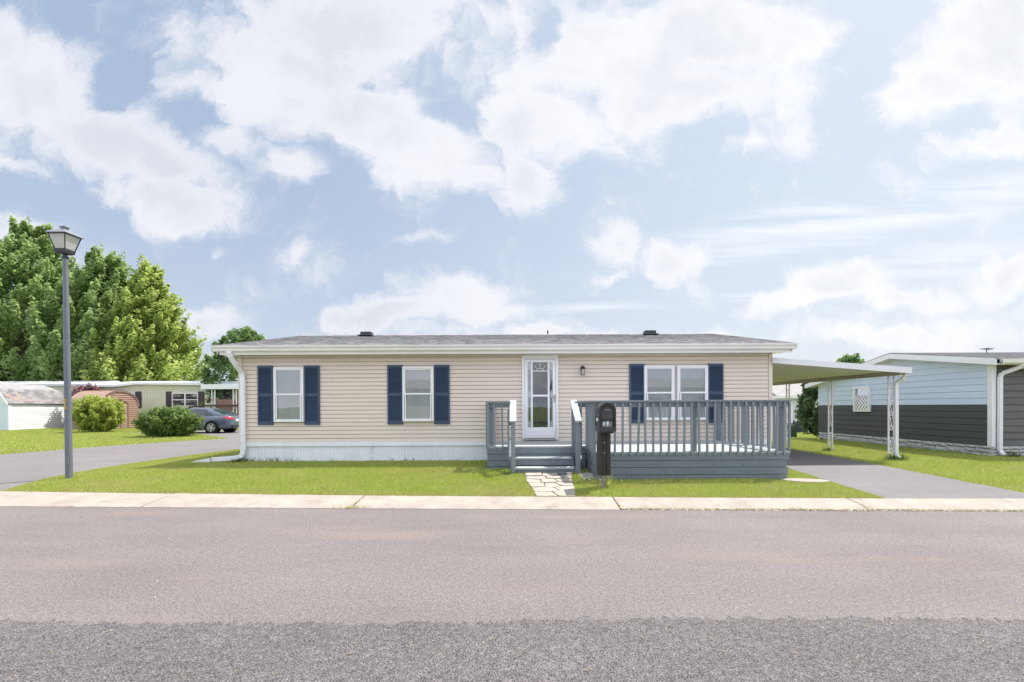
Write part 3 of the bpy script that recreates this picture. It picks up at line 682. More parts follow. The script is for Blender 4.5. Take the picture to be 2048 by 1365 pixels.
b.box(p0 - .0, p0 + .006, DY - .018, DY - .013, kz, z1 - .065); b.box(a + st_ + .012, a + st_ + .018, DY - .018, DY - .013, kz, z1 - .065); b.box(i0 - .018, i0 - .012, DY - .018, DY - .013, kz, z1 - .065); b.box(p1 - .016, p1 - .010, DY - .018, DY - .013, kz, z1 - .065); b.build('lead_line', LEAD, door)
for (q0, q1) in ((kz, zm - .02), (zm + .028, z1 - .065)):
    b = MB(O); b.poly([(i0 + .042, DY - .012, q0), (i1 - .042, DY - .012, q0), (i1 - .042, DY - .012, q1), (i0 + .042, DY - .012, q1)], [(0, 1, 2, 3)]); b.build('pane', GLASSD, door, fix=False)
fx = (i0 + i1) / 2; fz = z1 - .065 - .21   # sunburst in the top light
b = MB(O); b.box(i0 + .042, i1 - .042, DY - .022, DY - .013, fz - .02, fz); R0 = .085
b.tube([(fx + math.cos(t) * R0, DY - .018, fz + math.sin(t) * R0 * .6) for t in np.linspace(0, math.pi, 9)], .007, 6)
for t in (.72, math.pi / 2, math.pi - .72):
    b.bar((fx + math.cos(t) * R0, DY - .018, fz + math.sin(t) * R0 * .6), (fx + math.cos(t) * .2, DY - .018, fz + math.sin(t) * .19 + .01), .010, .008)
b.build('sunburst', WHITE, door)
b = MB(O); b.box(i0 + .03, i1 - .03, DY + .002, DY + .010, kz, zm - .17); b.build('painted_reflection', mat('tan_reflection', (.26, .24, .20), .7, .25, 9), door)  # tan reflection low in the door glass, painted as a panel behind it
# etched scroll low on the glass
b = MB(O); SC = mat('etched_scroll', (.03, .05, .09), .6)
for k in range(7):
    cx, cz = random.uniform(i0 + .09, i1 - .09), kz + random.uniform(.03, .15); r_ = random.uniform(.02, .05); t0 = random.uniform(0, 6)
    b.tube([(cx + math.cos(t0 + t) * r_ * (1 - t / 9), DY - .010, cz + math.sin(t0 + t) * r_ * (1 - t / 9)) for t in np.linspace(0, 4.5, 10)], .004, 4, cap=False)
b.build('etched_pattern', SC, door)
b = MB(O); b.box(i0, i1, DY + .012, DY + .018, kz, z1 - .06); b.build('inner_door', mat('inner_door_dark', (.040, .050, .062), .6, .5, 3, dirt=((.16, .15, .13), 2.2, .5, .58, .8)), door)
b = MB(O); b.box(a + .02, c - .02, DY + .02, DY + .03, z0, z1); b.build('inner_door', mat('inner_shade', (.12, .15, .17), .8), door)
b = MB(O); b.bar((c - .028, DY - .033, zm - .16), (c - .028, DY - .033, zm + .02), .032, .02); b.bar((c - .03, DY - .06, zm - .03), (c - .11, DY - .06, zm - .035), .016, .012); b.bar((c - .03, DY - .03, zm - .03), (c - .03, DY - .06, zm - .03), .014, .014)
b.build('door_handle', mat('brass_handle', (.42, .36, .28), .35, metal=.7), door, bevel=.003)
b = MB(O); b.tube([(x1 - .045, DY - .06, dz0 + .0), (x1 - .045, DY - .06, dz0 + .26)], .015, 8); b.tube([(x1 - .045, DY - .06, dz0 + .26), (x1 - .045, DY - .06, dz0 + .36)], .006, 6); b.tube([(x1 - .045, DY - .06, dz0 - .03), (x1 - .045, DY - .06, dz0 + .0)], .022, 8)
b.build('door_closer', WHITE, door)
b = MB(O); b.box(1.71 - .1, 1.71 + .075, FY - .024, FY - .012, 2.18, 2.42); b.build('light_block', SIDC, home)
# wall lantern
lx, lz = W(1165, 741, FY - .09); LO = (lx, FY - .1, lz)
lan = thing('wall_lantern', LO, 'small black outdoor lantern fixed to the siding right of the front door', 'wall light')
b = MB(LO); b.tube([(lx, FY - .035, lz + .05), (lx, FY - .025, lz + .05)], .045, 14); b.bar((lx, FY - .03, lz + .05), (lx, FY - .1, lz + .07), .018, .018); b.build('bracket', BLACK, lan)
b = MB(LO); b.tube([(lx, FY - .11, lz + .025), (lx, FY - .11, lz + .05), (lx, FY - .11, lz + .085), (lx, FY - .11, lz + .105), (lx, FY - .11, lz + .12)], [.066, .062, .045, .02, .006], 12); b.build('hood', BLACK, lan, smooth=True)
b = MB(LO)
for i, j in ((-1, -1), (1, -1), (1, 1), (-1, 1)): b.bar((lx + .042 * i, FY - .11 + .042 * j, lz + .03), (lx + .036 * i, FY - .11 + .036 * j, lz - .105), .009, .009)
b.box(lx - .045, lx + .045, FY - .155, FY - .065, lz - .115, lz - .100); b.build('cage', BLACK, lan)
b = MB(LO); b.box(lx - .034, lx + .034, FY - .144, FY - .076, lz - .098, lz + .025); b.build('lantern_glass', glassmat('clear_glass', .15, (.95, .95, .9)), lan, fix=False)
b = MB(LO); b.tube([(lx, FY - .11, lz - .05), (lx, FY - .11, lz - .01), (lx, FY - .11, lz + .02)], [.012, .02, .01], 8); b.build('bulb', WHITE, lan, smooth=True)

# ================================================================== the deck
O = (2.3, 9.8, 0.0); FZ = 0.553; DX0, DXM, DX1 = -0.61, 1.56, 5.20; YL, YM, YW = 9.93, 8.66, 11.47
deck = thing('wooden_deck', O, 'blue grey painted wooden deck with railings and steps in front of the beige home', 'deck')
y = YM - 0.01; i = 0
while y < YW - .03:
    d = min(.138, YW - y); xa = DXM - .01 if y + .07 < YL - .015 else DX0 - .01
    b = MB(O); zj = random.uniform(-.002, .002); b.box(xa, DX1 + .012, y, y + d, FZ - .032 + zj, FZ + zj); b.build('deck_board', DECKF, deck); y += .144
def fascia_run(p0, p1, nrm, zs):
    (xa, ya), (xb, yb) = p0, p1
    for q, (z0, z1) in enumerate(zs):
        t = .038 if q == 0 else .030; off = .012 if q == 0 else 0; sk = random.uniform(-.004, .004)
        b = MB(O); nx, ny = nrm
        X0, X1 = sorted((xa, xb)); Y0, Y1 = sorted((ya, yb))
        ex = .012 if q == 0 else random.uniform(-.03, 0)
        if ny: b.box(X0 - (ex if nrm != (0, -1) else 0), X1 + ex, Y0 + ny * (off + .002), Y0 + t + (0 if ny < 0 else 0) + ny * .002, z0, z1)
        else: b.box(X0 + (nx * off if nx < 0 else 0), X0 + t if nx < 0 else X0 + t + off, Y0, Y1, z0, z1)
        b.build('skirt_board', DECKP, deck)
ZS = [(FZ - .16, FZ - .034), (.257, .385), (.117, .247), (-.03, .107)]
fascia_run((DXM, YM), (DX1, YM), (0, -1), ZS)
fascia_run((DX0, YL), (DXM - .0, YL), (0, -1), ZS)
fascia_run((DXM, YM + .03), (DXM, YL - .015), (-1, 0), ZS)
fascia_run((DX0, YL + .03), (DX0, YW), (-1, 0), ZS)
fascia_run((DX1 - .04, YM + .03), (DX1 - .04, YW), (1, 0), ZS)
BAL = MB((0, 0, 0)).prism([(-.018, 0), (.018, 0), (.018, 1.0), (-.018, 1.0)], 'x', -.018, .018).mesh('baluster', DECKV)
# the head is cut at a slant
for v_ in BAL.vertices:
    if v_.co.z > .9 and v_.co.y < 0: v_.co.z -= .018
def baluster(x, y, h=1.0, z=0.49, rz=0):
    o = link('baluster', BAL, deck, (x - O[0], y - O[1], z - O[2] + random.uniform(-.006, .006)), (random.uniform(-.006, .006), random.gauss(0, .012), rz)); o.scale.z = h
def post(x, y, z0, z1, s_=.09):
    b = MB(O); b.box(x - s_/2, x + s_/2, y - s_/2, y + s_/2, z0, z1); b.build('post', DECKV, deck, bevel=.004)
def rail(a, c, y_or_x, along):
    b = MB(O)
    if along == 'x': b.box(a, c, y_or_x, y_or_x + .038, 1.402, 1.492)
    else: b.box(y_or_x, y_or_x + .038, a, c, 1.402, 1.492)
    b.build('rail', DECKP, deck)
def cap(a, c, y_or_x, along):
    b = MB(O)
    if along == 'x': b.box(a, c, y_or_x, y_or_x + .14, 1.494, 1.532)
    else: b.box(y_or_x, y_or_x + .14, a, c, 1.494, 1.532)
    b.build('rail_cap', DECKF if False else DECKP, deck, bevel=.005)
rail(DXM + .02, 3.42, YM + .0, 'x'); rail(3.425, DX1, YM + .0, 'x'); cap(DXM - .03, 3.42, YM - .035, 'x'); cap(3.423, DX1 + .04, YM - .035, 'x')
x = DXM + .035
while x < DX1 - .02: baluster(x, YM - .032); x += .1462
baluster(DX1 + .028, YM + .02)
for x in (DXM + .09, 3.43, DX1 - .09): post(x, YM + .085, .1, 1.492)
# right side
rail(YM + .04, YW, DX1 - .04, 'y'); cap(YM + .107, YW, DX1 - .09, 'y')
for k in range(12): baluster(DX1 + .024, YM + .3 + k * .215, rz=math.pi / 2)
post(DX1 - .09, 10.05, .1, 1.492); post(DX1 - .09, YW - .06, .1, 1.492)
# left side of the big bay
rail(YM + .04, YL - .0, DXM, 'y'); cap(YM + .107, YL + .10, DXM - .03, 'y')
for k in range(8): baluster(DXM - .02, YM + .14 + k * .15, rz=-math.pi / 2)
post(DXM + .06, YL + .06, .1, 1.492)
# landing: short runs beside the steps, and its left side
rail(DX0, -.07, YL, 'x'); cap(DX0 - .03, -.10, YL - .035, 'x')
for x in (DX0 + .02, DX0 + .165, DX0 + .335): baluster(x, YL - .03)
rail(1.27, DXM - .0, YL, 'x'); cap(1.305, DXM - .032, YL - .035, 'x'); baluster(1.42, YL - .03)
rail(YL + .04, YW, DX0, 'y'); cap(YL + .107, YW, DX0 - .04, 'y')
for k in range(9): baluster(DX0 - .02, YL + .12 + k * .15, rz=-math.pi / 2)
post(DX0 + .09, YL + .09, .1, 1.492); post(DX0 + .06, YW - .06, .1, 1.492)
# steps
for (z, y0) in ((.335, 9.66), (.158, 9.375)):
    for q in (0, 1):
        b = MB(O); b.box(.035, 1.205, y0 + q * .137, y0 + .130 + q * .137, z - .034, z); b.build('tread', DECKF, deck, bevel=.004)
    b = MB(O); b.box(.035, 1.205, y0 + .022, y0 + .045, z - .165, z - .037); b.build('riser', DECKP, deck)
for x in (.0, 1.205):
    b = MB(O); b.prism([(9.93, .02), (9.39, .02), (9.39, .13), (9.66, .16), (9.66, .31), (9.93, .34)], 'x', x, x + .034); b.build('stringer', DECKP, deck)
for x, s_ in ((-.045, -1), (1.285, 1)):
    post(x, 9.33, -.02, 1.085); post(x, 9.99, .2, 1.49)
    b = MB(O); b.bar((x, 10.04, 1.553), (x, 9.22, 1.115), .14, .038, up=(0, 0, 1)); b.build('rail_cap', DECKF, deck, bevel=.005)
    b = MB(O); b.bar((x + s_ * .062, 9.97, 1.44), (x + s_ * .062, 9.29, 1.075), .035, .09, up=(0, 0, 1)); b.build('rail', DECKP, deck)
    b = MB(O); b.bar((x + s_ * .062, 9.95, .68), (x + s_ * .062, 9.29, .30), .035, .09, up=(0, 0, 1)); b.build('rail', DECKP, deck)
    for yy, z0 in ((9.78, .52), (9.55, .40)):
        b = MB(O); b.box(x + s_ * .10 - .018, x + s_ * .10 + .018, yy - .018, yy + .018, z0, z0 + .86); b.build('baluster', DECKV, deck)

b = MB(O)
for _ in range(26):
    x = random.uniform(DXM + .3, DX1 - .1); z = random.choice((.06, .18, .32, .46)) + random.uniform(-.04, .04); r_ = random.choice((.004, .004, .010))
    b.tube([(x, YM - .0165 if z > .39 else YM - .0035, z), (x, YM, z)], r_, 7)
b.build('knot', mat('dark_knot', (.04, .045, .05), .8), deck, kind='stuff')
# ================================================================== mailbox
MX, MY = 1.535, 7.9; O = (MX, MY, 0)
mail = thing('mailbox', O, 'black plastic mailbox with arched top and newspaper slot on a post by the kerb', 'mailbox')
b = MB(O); b.tube([(MX + .01, MY, -.05), (MX + .005, MY, .30)], [.062, .058], 12); b.build('wooden_stub', mat('weathered_wood', (.28, .25, .20), .9, .2, 6, .4, 60, stretch=(6, 6, .6)), mail)
b = MB(O); b.prism([(MX - .108, MY - .075), (MX - .07, MY - .105), (MX - .035, MY - .105), (MX - .03, MY - .085), (MX + .03, MY - .085), (MX + .035, MY - .105), (MX + .07, MY - .105), (MX + .108, MY - .075), (MX + .108, MY + .1), (MX - .108, MY + .1)], 'z', .235, 1.0); b.build('post_sleeve', BLACK, mail, bevel=.008)
b = MB(O)
for z in (.8, .62): b.tube([(MX - .005, MY - .09, z), (MX - .005, MY - .085, z)], .007, 8)
b.build('screw', WHITE, mail)
def arch(w_, z0, z1, n=14, rr=1.0):
    r_ = w_ / 2; return [(MX - r_, z0), (MX + r_, z0)] + [(MX + r_ * math.cos(t), z1 - r_ * rr + r_ * rr * math.sin(t)) for t in np.linspace(0, math.pi, n)]
b = MB(O); b.prism(arch(.268, 1.05, 1.47), 'y', MY - .30, MY + .10); 
b.prism([(MX - .134, 1.05), (MX - .118, .985), (MX - .10, .965), (MX + .10, .965), (MX + .118, .985), (MX + .134, 1.05)], 'y', MY - .28, MY + .09); b.build('box', BLACK, mail, bevel=.008)
rim = MB(O); A = arch(.285, 1.00, 1.478); B_ = arch(.215, 1.075, 1.425)
n = len(A); rim.poly([(p[0], MY - .345, p[1]) for p in A] + [(p[0], MY - .335, p[1]) for p in B_] + [(p[0], MY - .30, p[1]) for p in A] + [(p[0], MY - .30, p[1]) for p in B_],
    [(i, (i+1) % n, (i+1) % n + n, i + n) for i in range(n)] + [(i + 2*n, (i+1) % n + 2*n, (i+1) % n, i) for i in range(n)] + [(i + n, (i+1) % n + n, (i+1) % n + 3*n, i + 3*n) for i in range(n)]); rim.build('rim', BLACK, mail)
b = MB(O); b.prism(arch(.205, 1.195, 1.42), 'y', MY - .325, MY - .30); dr_ = b.build('mailbox_door', mat('grey_door_plastic', (.050, .050, .054), .4, .15, 8, .1, 60), mail, bevel=.006)
b = MB(O); b.prism(arch(.172, 1.215, 1.40), 'y', MY - .331, MY - .324); b.build('door_panel', MATS['grey_door_plastic'], mail, bevel=.004)
b = MB(O); b.prism([(MX - .055, 1.345), (MX + .055, 1.345), (MX + .05, 1.36), (MX + .02, 1.372), (MX - .02, 1.372), (MX - .05, 1.36)], 'y', MY - .352, MY - .33); b.build('door_handle', mat('handle_grey', (.16, .16, .17), .35), dr_, bevel=.004)
b = MB(O); b.box(MX - .10, MX + .10, MY - .33, MY - .302, 1.178, 1.190); b.build('slot_lip', BLACK, mail)
b = MB(O); b.poly([(MX - .092, MY - .325, 1.075), (MX + .088, MY - .325, 1.075), (MX + .088, MY - .325, 1.175), (MX - .092, MY - .325, 1.175), (MX - .092, MY - .302, 1.075), (MX + .088, MY - .302, 1.075), (MX + .088, MY - .302, 1.175), (MX - .092, MY - .302, 1.175)], [(4,5,6,7),(0,1,5,4),(1,2,6,5),(2,3,7,6),(3,0,4,7)]); b.build('newspaper_slot', mat('slot_grey', (.22, .25, .26), .4), mail, fix=False)
b = MB(O); b.tube([(MX + .005, MY - .31, 1.08), (MX + .005, MY - .31, 1.172)], .022, 10); b.tube([(MX - .05, MY - .306, 1.08), (MX - .05, MY - .306, 1.16)], .018, 8)
b.build('rolled_paper', mat('paper', (.62, .64, .64), .7), mail, smooth=True)
b = MB(O); b.box(MX - .141, MX - .133, MY - .22, MY - .08, 1.17, 1.22); b.build('side_sticker', mat('sticker_white', (.7, .7, .72), .5), mail)

# ================================================================== street lamp
LX, LY = -8.98, 9.15; O = (LX, LY, 0)
LMET = mat('lamp_grey_paint', (.150, .165, .200), .45, .10, 6, .12, 40, stretch=(2, 2, .4), dirt=((.10, .10, .11), 6, .55, .7, .35))
LDK = mat('lamp_dark_metal', (.035, .038, .046), .5, .1)
lamp = thing('street_lamp', O, 'tall grey lamp post with square lantern at the side road corner', 'street lamp')
b = MB(O); b.tube([(LX, LY, -.05), (LX, LY, .03), (LX - .01, LY, 1.5), (LX - .02, LY, 3.0), (LX - .03, LY, 4.42), (LX - .03, LY, 4.46)], [.062, .061, .056, .050, .041, .041], 20); b.build('pole', LMET, lamp, smooth=True)
b = MB(O); b.box(LX + .0, LX + .05, LY - .068, LY - .05, .30, .46); b.build('hand_hole', LMET, lamp, bevel=.006)
cx, cy = LX - .07, LY + .12 - .05
b = MB(O); b.tube([(LX - .03, LY, 4.44), (LX - .03, LY, 4.47), (LX - .035, LY, 4.475), (LX - .035, LY, 4.56)], [.055, .055, .036, .036], 14); b.build('collar', LDK, lamp)
cx, cy = LX - .035, LY
def sq(r_, z): return [(cx - r_, cy - r_, z), (cx + r_, cy - r_, z), (cx + r_, cy + r_, z), (cx - r_, cy + r_, z)]
def frus(b, lv):
    P = []; 
    for r_, z in lv: P += sq(r_, z)
    F = [(0, 3, 2, 1)] + [(4*(len(lv)-1) + i) for i in range(0)] 
    for k in range(len(lv) - 1): F += [(4*k + i, 4*k + (i+1) % 4, 4*k+4 + (i+1) % 4, 4*k+4 + i) for i in range(4)]
    F.append(tuple(4*(len(lv)-1) + i for i in range(4))); b.poly(P, F)
b = MB(O); frus(b, [(.07, 4.515), (.102, 4.535), (.112, 4.60)]); b.build('lantern_base', LDK, lamp)
b = MB(O); zt = 4.885; rb, rt = .100, .168
for i, j in ((-1, -1), (1, -1), (1, 1), (-1, 1)): b.bar((cx + rb*i, cy + rb*j, 4.59), (cx + rt*i, cy + rt*j, zt), .018, .018)
for (r_, z, h) in ((rb + .004, 4.595, .012), (rt + .004, zt - .01, .02)):
    b.box(cx - r_, cx + r_, cy - r_ - .006, cy - r_ + .006, z, z + h); b.box(cx - r_, cx + r_, cy + r_ - .006, cy + r_ + .006, z, z + h)
    b.box(cx - r_ - .006, cx - r_ + .006, cy - r_, cy + r_, z, z + h); b.box(cx + r_ - .006, cx + r_ + .006, cy - r_, cy + r_, z, z + h)
b.build('lantern_frame', LDK, lamp)
MILK = mat('milky_panel', (.80, .80, .76), .35, .04, 8, trans=.5)
for (i, j, k, l) in ((-1, -1, 1, -1), (1, -1, 1, 1), (1, 1, -1, 1), (-1, 1, -1, -1)):
    b = MB(O); e = .99; b.poly([(cx + rb*i*e, cy + rb*j*e, 4.60), (cx + rb*k*e, cy + rb*l*e, 4.60), (cx + rt*k*e, cy + rt*l*e, zt), (cx + rt*i*e, cy + rt*j*e, zt)], [(0, 1, 2, 3)]); b.build('lantern_pane', MILK, lamp, fix=False)
b = MB(O); frus(b, [(.198, zt + .004), (.203, zt + .014), (.15, zt + .065), (.065, zt + .115), (.055, zt + .118)]); b.build('lantern_roof', mat('lamp_roof_paint', (.20, .215, .25), .4, .1), lamp)
b = MB(O); frus(b, [(.040, zt + .11), (.045, zt + .165)]); frus(b, [(.058, zt + .165), (.063, zt + .172), (.03, zt + .19), (.012, zt + .215)]); b.build('cupola', MATS['lamp_roof_paint'], lamp)
YEL = mat('sticker_yellow', (.85, .52, .02), .5)
for k, (txt, z) in enumerate((('070', 1.555), ('61', 1.487), ('157', 1.412))):
    wd = .062 if len(txt) == 2 else .078
    n = 6; P = []; r_ = .0578
    a0 = -math.pi / 2 - 1.0
    for i in range(n + 1):
        t = a0 + (wd / r_) * i / n
        for zz_ in (z, z + .055): P.append((LX - .011 + r_ * math.cos(t), LY + r_ * math.sin(t), zz_))
    b = MB(O); b.poly(P, [(2*i, 2*i+2, 2*i+3, 2*i+1) for i in range(n)]); st_o = b.build('number_sticker', YEL, lamp, fix=False)
    for q, ch in enumerate(txt):
        cu = bpy.data.curves.new('digit', 'FONT'); cu.body = ch; cu.size = .050; cu.extrude = .0005; cu.align_x = 'CENTER'
        to = bpy.data.objects.new('digit', cu); COL.objects.link(to); dg = bpy.context.evaluated_depsgraph_get(); me = bpy.data.meshes.new_from_object(to.evaluated_get(dg)); bpy.data.objects.remove(to)
        t = a0 + (wd / r_) * (q + .5) / len(txt); me.materials.append(mat('sticker_ink', (.05, .03, .01), .6))
        link('digit', me, st_o, (-.011 + (r_ + .0015) * math.cos(t), (r_ + .0015) * math.sin(t), z + .008), (math.pi / 2, 0, t + math.pi / 2))
# ================================================================== carport
ALU = mat('white_aluminium', (.80, .77, .83), .4, .05, 2, spec=.5)
PAN = mat('carport_panel', (.74, .73, .66), .45, .06, 2, dirt=((.40, .38, .30), 3, .6, .8, .3))
O = (8.2, 14.5, 0)
cp = thing('carport', O, 'white metal lean-to carport with ribbed roof beside the beige home over the driveway', 'carport')
def cz(x): return 2.60 - (x - 6.5) * .0760
YF, YBk, XE = 11.45, 17.75, 9.86
y = YF + .03; i = 0
while y < YBk - .05:
    P = []; wd = .305
    prof = [(0, .024), (.085, .024), (.088, .0), (.145, .0), (.150, .024), (.235, .024), (.238, .0), (.295, .0), (.299, .024), (.3, .024)]
    pts = [(y + a, z) for a, z in prof] + [(y + a, z + .008) for a, z in prof[::-1]]
    b = MB(O); P = [(x, q[0], cz(x) - .075 + q[1]) for x in (6.50, XE) for q in pts]; n = len(pts)
    b.poly(P, [tuple(range(n)), tuple(range(n, 2*n))[::-1]] + [(i_, i_ + n, (i_+1) % n + n, (i_+1) % n) for i_ in range(n)]); b.build('roof_panel', PAN, cp); y += .3035
b = MB(O); b.poly([(6.47, YF - .03, cz(6.47) - .115), (XE + .10, YF - .03, cz(XE) - .135), (XE + .10, YF - .03, cz(XE) + .02), (6.47, YF - .03, cz(6.47) + .02), (6.47, YF + .02, cz(6.47) - .115), (XE + .10, YF + .02, cz(XE) - .135), (XE + .10, YF + .02, cz(XE) + .02), (6.47, YF + .02, cz(6.47) + .02)], [(0,1,2,3),(7,6,5,4),(0,4,5,1),(1,5,6,2),(2,6,7,3),(3,7,4,0)]); b.build('front_fascia', ALU, cp)
b = MB(O); b.poly([(6.5, YBk, cz(6.47) - .1), (XE + .1, YBk, cz(XE) - .12), (XE + .1, YBk, cz(XE) + .02), (6.5, YBk, cz(6.47) + .02), (6.5, YBk + .04, cz(6.47) - .1), (XE + .1, YBk + .04, cz(XE) - .12), (XE + .1, YBk + .04, cz(XE) + .02), (6.5, YBk + .04, cz(6.47) + .02)], [(0,1,2,3),(7,6,5,4),(0,4,5,1),(1,5,6,2),(2,6,7,3),(3,7,4,0)]); b.build('rear_fascia', ALU, cp)
b = MB(O); zz_ = cz(XE); b.prism([(XE - .0, zz_ - .13), (XE + .11, zz_ - .13), (XE + .12, zz_ + .01), (XE + .108, zz_ + .01), (XE + .10, zz_ - .118), (XE + .01, zz_ - .118), (XE, zz_ + .0)], 'y', YF + .02, YBk); b.build('side_gutter', ALU, cp)
b = MB(O); b.box(9.72, 9.80, YF + .05, YBk - .02, cz(9.76) - .175, cz(9.76) - .078); b.build('beam', mat('beam_brown', (.40, .36, .31), .5), cp)
def scroll_post(par, o, x, y, z0, z1, m, gap=.172, r=.016, along='y', scr=(.18, .45, .62)):
    pm = MB(o)
    for s_ in (-1, 1):
        ox, oy = (0, s_ * gap / 2) if along == 'y' else (s_ * gap / 2, 0); q = MB(o); q.box(x + ox - r, x + ox + r, y + oy - r, y + oy + r, z0, z1)
        if s_ < 0: po = q.build('post', m, par)
        else: q.build('tube', m, po)
    b = MB(o); H = z1 - z0
    for f in scr:
        zc = z0 + H * f; hh = .20; rr = gap / 2 - r - .014
        def pt(a, z): return (x, y + a, z) if along == 'y' else (x + a, y, z)
        S = [pt(rr * .9 * math.cos(t) * (1 if t < 3.3 else .7), zc + hh - rr + rr * math.sin(t)) for t in np.linspace(-2.2, 3.6, 14)][::-1]
        b.tube(S, .009, 5); b.tube([pt(-rr * .6, zc - hh + rr * .5), pt(rr * .6, zc + hh - rr * 1.6)], .009, 5)
        b.tube([pt(-rr * .9 * math.cos(t) * (1 if t < 3.3 else .7), zc - hh + rr - rr * math.sin(t)) for t in np.linspace(-2.2, 3.6, 14)], .009, 5)
    for f in (.80, .88):
        zc = z0 + H * f; b.tube([pt(rr * math.cos(t), zc + rr * 1.15 * math.sin(t)) for t in np.linspace(0, 6.283, 12)], .008, 5, cap=False)
    b.build('scrollwork', m, po)
    return po
for y in (11.86, 14.15, 16.35): scroll_post(cp, O, 9.80, y, -.02, cz(9.8) - .17, ALU)
ds = [(XE + .04, YF + .09, cz(XE) - .11), (XE + .04, YF + .09, cz(XE) - .19), (XE + .01, YF + .14, cz(XE) - .26), (9.835, YF + .27, cz(XE) - .34), (9.83, YF + .29, cz(XE) - .42), (9.83, YF + .29, .12), (9.86, YF + .22, .05)]
b = MB(O)
for a, c in zip(ds[:-1], ds[1:]): b.bar(a, c, .085, .065, up=(0, 1, 0))
b.build('downspout', ALU, cp, bevel=.005)

# ================================================================== neighbour's two-tone house on the right
NX, NY0, NY1, NXE = 13.02, 12.42, 19.55, 30.0
PBL = mat('pale_blue_siding', (.62, .70, .85), .6, .04, 1.5, spec=.3)
CHR = mat('charcoal_siding', (.078, .078, .084), .55, .10, 1.5, .1, 60, spec=.35, stretch=(1, .4, 4))
CHG = mat('charcoal_sheen_siding', (.105, .102, .102), .38, .30, 1.3, .1, 60, spec=.5, stretch=(.5, 1, 5))
NST = mat('stone_block', (.50, .495, .48), .9, .16, 5, .8, 24, fine=.25, fscale=30, spec=.2)
O = (20, 16, 0)
nb = thing('two_tone_house', O, 'pale blue and charcoal sided neighbouring house with stone base at the right edge', 'house')
def nroof(y): return 2.62 + (y - 12.05) * .152 if y < 15.45 else 2.62 + 3.4 * .152 - (y - 15.45) * .185
b = MB(O); b.prism([(NY0 + .012, .0), (NY1, .0), (NY1, nroof(NY1) - .02), (15.45, nroof(15.45) - .02), (NY0 + .012, nroof(NY0) - .02)], 'x', NX + .012, NXE); b.build('wall', PBL, nb)
e = .189; z = .29; k = 0
wz = (1.18, 2.12); wy = (16.62, 17.42)
while z < 3.2:
    zt = z + e; y0, y1 = NY0 + .10, NY1 - .02
    if nroof(NY0 + .1) < zt:   # gable courses are clipped by the roof slope
        y0 = 12.05 + (zt - 2.62) / .152; y1 = 15.45 + (nroof(15.45) - zt) / .185
    if nroof(NY1) < zt: y1 = 15.45 + (nroof(15.45) - zt) / .185
    y1 = min(y1, NY1 - .02)
    if y1 - y0 > .1:
        m = CHR if z < 1.40 else PBL; cuts = [y0] + sorted(random.uniform(y0, y1) for _ in range(1)) + [y1]
        for a, c in zip(cuts[:-1], cuts[1:]):
            if c - a < .05: continue
            b = MB(O); b.prism([(NX - .018, z), (NX - .018, z + .006), (NX - .004, zt - .012), (NX + .006, zt - .010), (NX + .006, zt), (NX + .014, zt), (NX + .014, z)], 'y', a, c - .002); b.build('siding_board', m, nb)
    z += e; k += 1
siding(nb, O, NX + .09, NXE, .29, 2.60, NY0, .189, CHG, 3, wavy=.012)
b = MB(O); b.box(NX - .03, NX + .085, NY0 - .028, NY0 + .10, .27, 2.56); b.build('corner_board', WHITE, nb, bevel=.004)
# stone base, laid block by block
b = MB(O); b.box(NX + .012, NXE, NY0 + .012, NY0 + .1, 0, .29); b.box(NX + .012, NX + .1, NY0 + .012, NY1, 0, .29); b.build('base_wall', mat('mortar', (.20, .19, .17), .95), nb)
def block(x0, x1, z0, z1, face):
    b = MB(O); nx = 5; nz = 3; P = []; 
    for j in range(nz + 1):
        for i in range(nx + 1):
            a = x0 + (x1 - x0) * i / nx; c = z0 + (z1 - z0) * j / nz; edge = i in (0, nx) or j in (0, nz); d = .012 if edge else .030 + random.uniform(0, .028)
            P.append((NX - d, a, c) if face == 'y' else (a, NY0 - d, c))
    F = [(j*(nx+1)+i, j*(nx+1)+i+1, (j+1)*(nx+1)+i+1, (j+1)*(nx+1)+i) for j in range(nz) for i in range(nx)]
    n0 = len(P); 
    for i, j in ((0, 0), (nx, 0), (nx, nz), (0, nz)):
        p = P[j*(nx+1)+i]; P.append((NX + .014, p[1], p[2]) if face == 'y' else (p[0], NY0 + .014, p[2]))
    c4 = [0, nx, nz*(nx+1)+nx, nz*(nx+1)]
    F += [tuple(list(range(0, nx+1)) + [n0+1, n0]), tuple([j*(nx+1)+nx for j in range(nz+1)] + [n0+2, n0+1]), tuple([nz*(nx+1)+nx-i for i in range(nx+1)] + [n0+3, n0+2]), tuple([(nz-j)*(nx+1) for j in range(nz+1)] + [n0, n0+3])]
    b.poly(P, F); b.build('stone_block', NST, nb)
for face, a0, a1 in (('y', NY0 - .02, NY1 - .05), ('x', NX + .0, NX + 4.6)):
    rowsz = [.0, .095, .19, .285]
    a = a0
    while a < a1:   # courses step up and down as in the wall
        L = random.uniform(.45, .85); L = min(L, a1 - a)
        split = random.choice([(0, .10, .19, .285), (0, .15, .285), (0, .08, .20, .285), (.0, .19, .285)])
        for z0, z1 in zip(split[:-1], split[1:]):
            if L > .5 and random.random() < .65: m_ = a + L * random.uniform(.35, .65); block(a + .006, m_ - .006, z0 + .005, z1 - .006, face); block(m_ + .006, a + L - .006, z0 + .005, z1 - .006, face)
            else: block(a + .006, a + L - .006, z0 + .005, z1 - .006, face)
        a += L
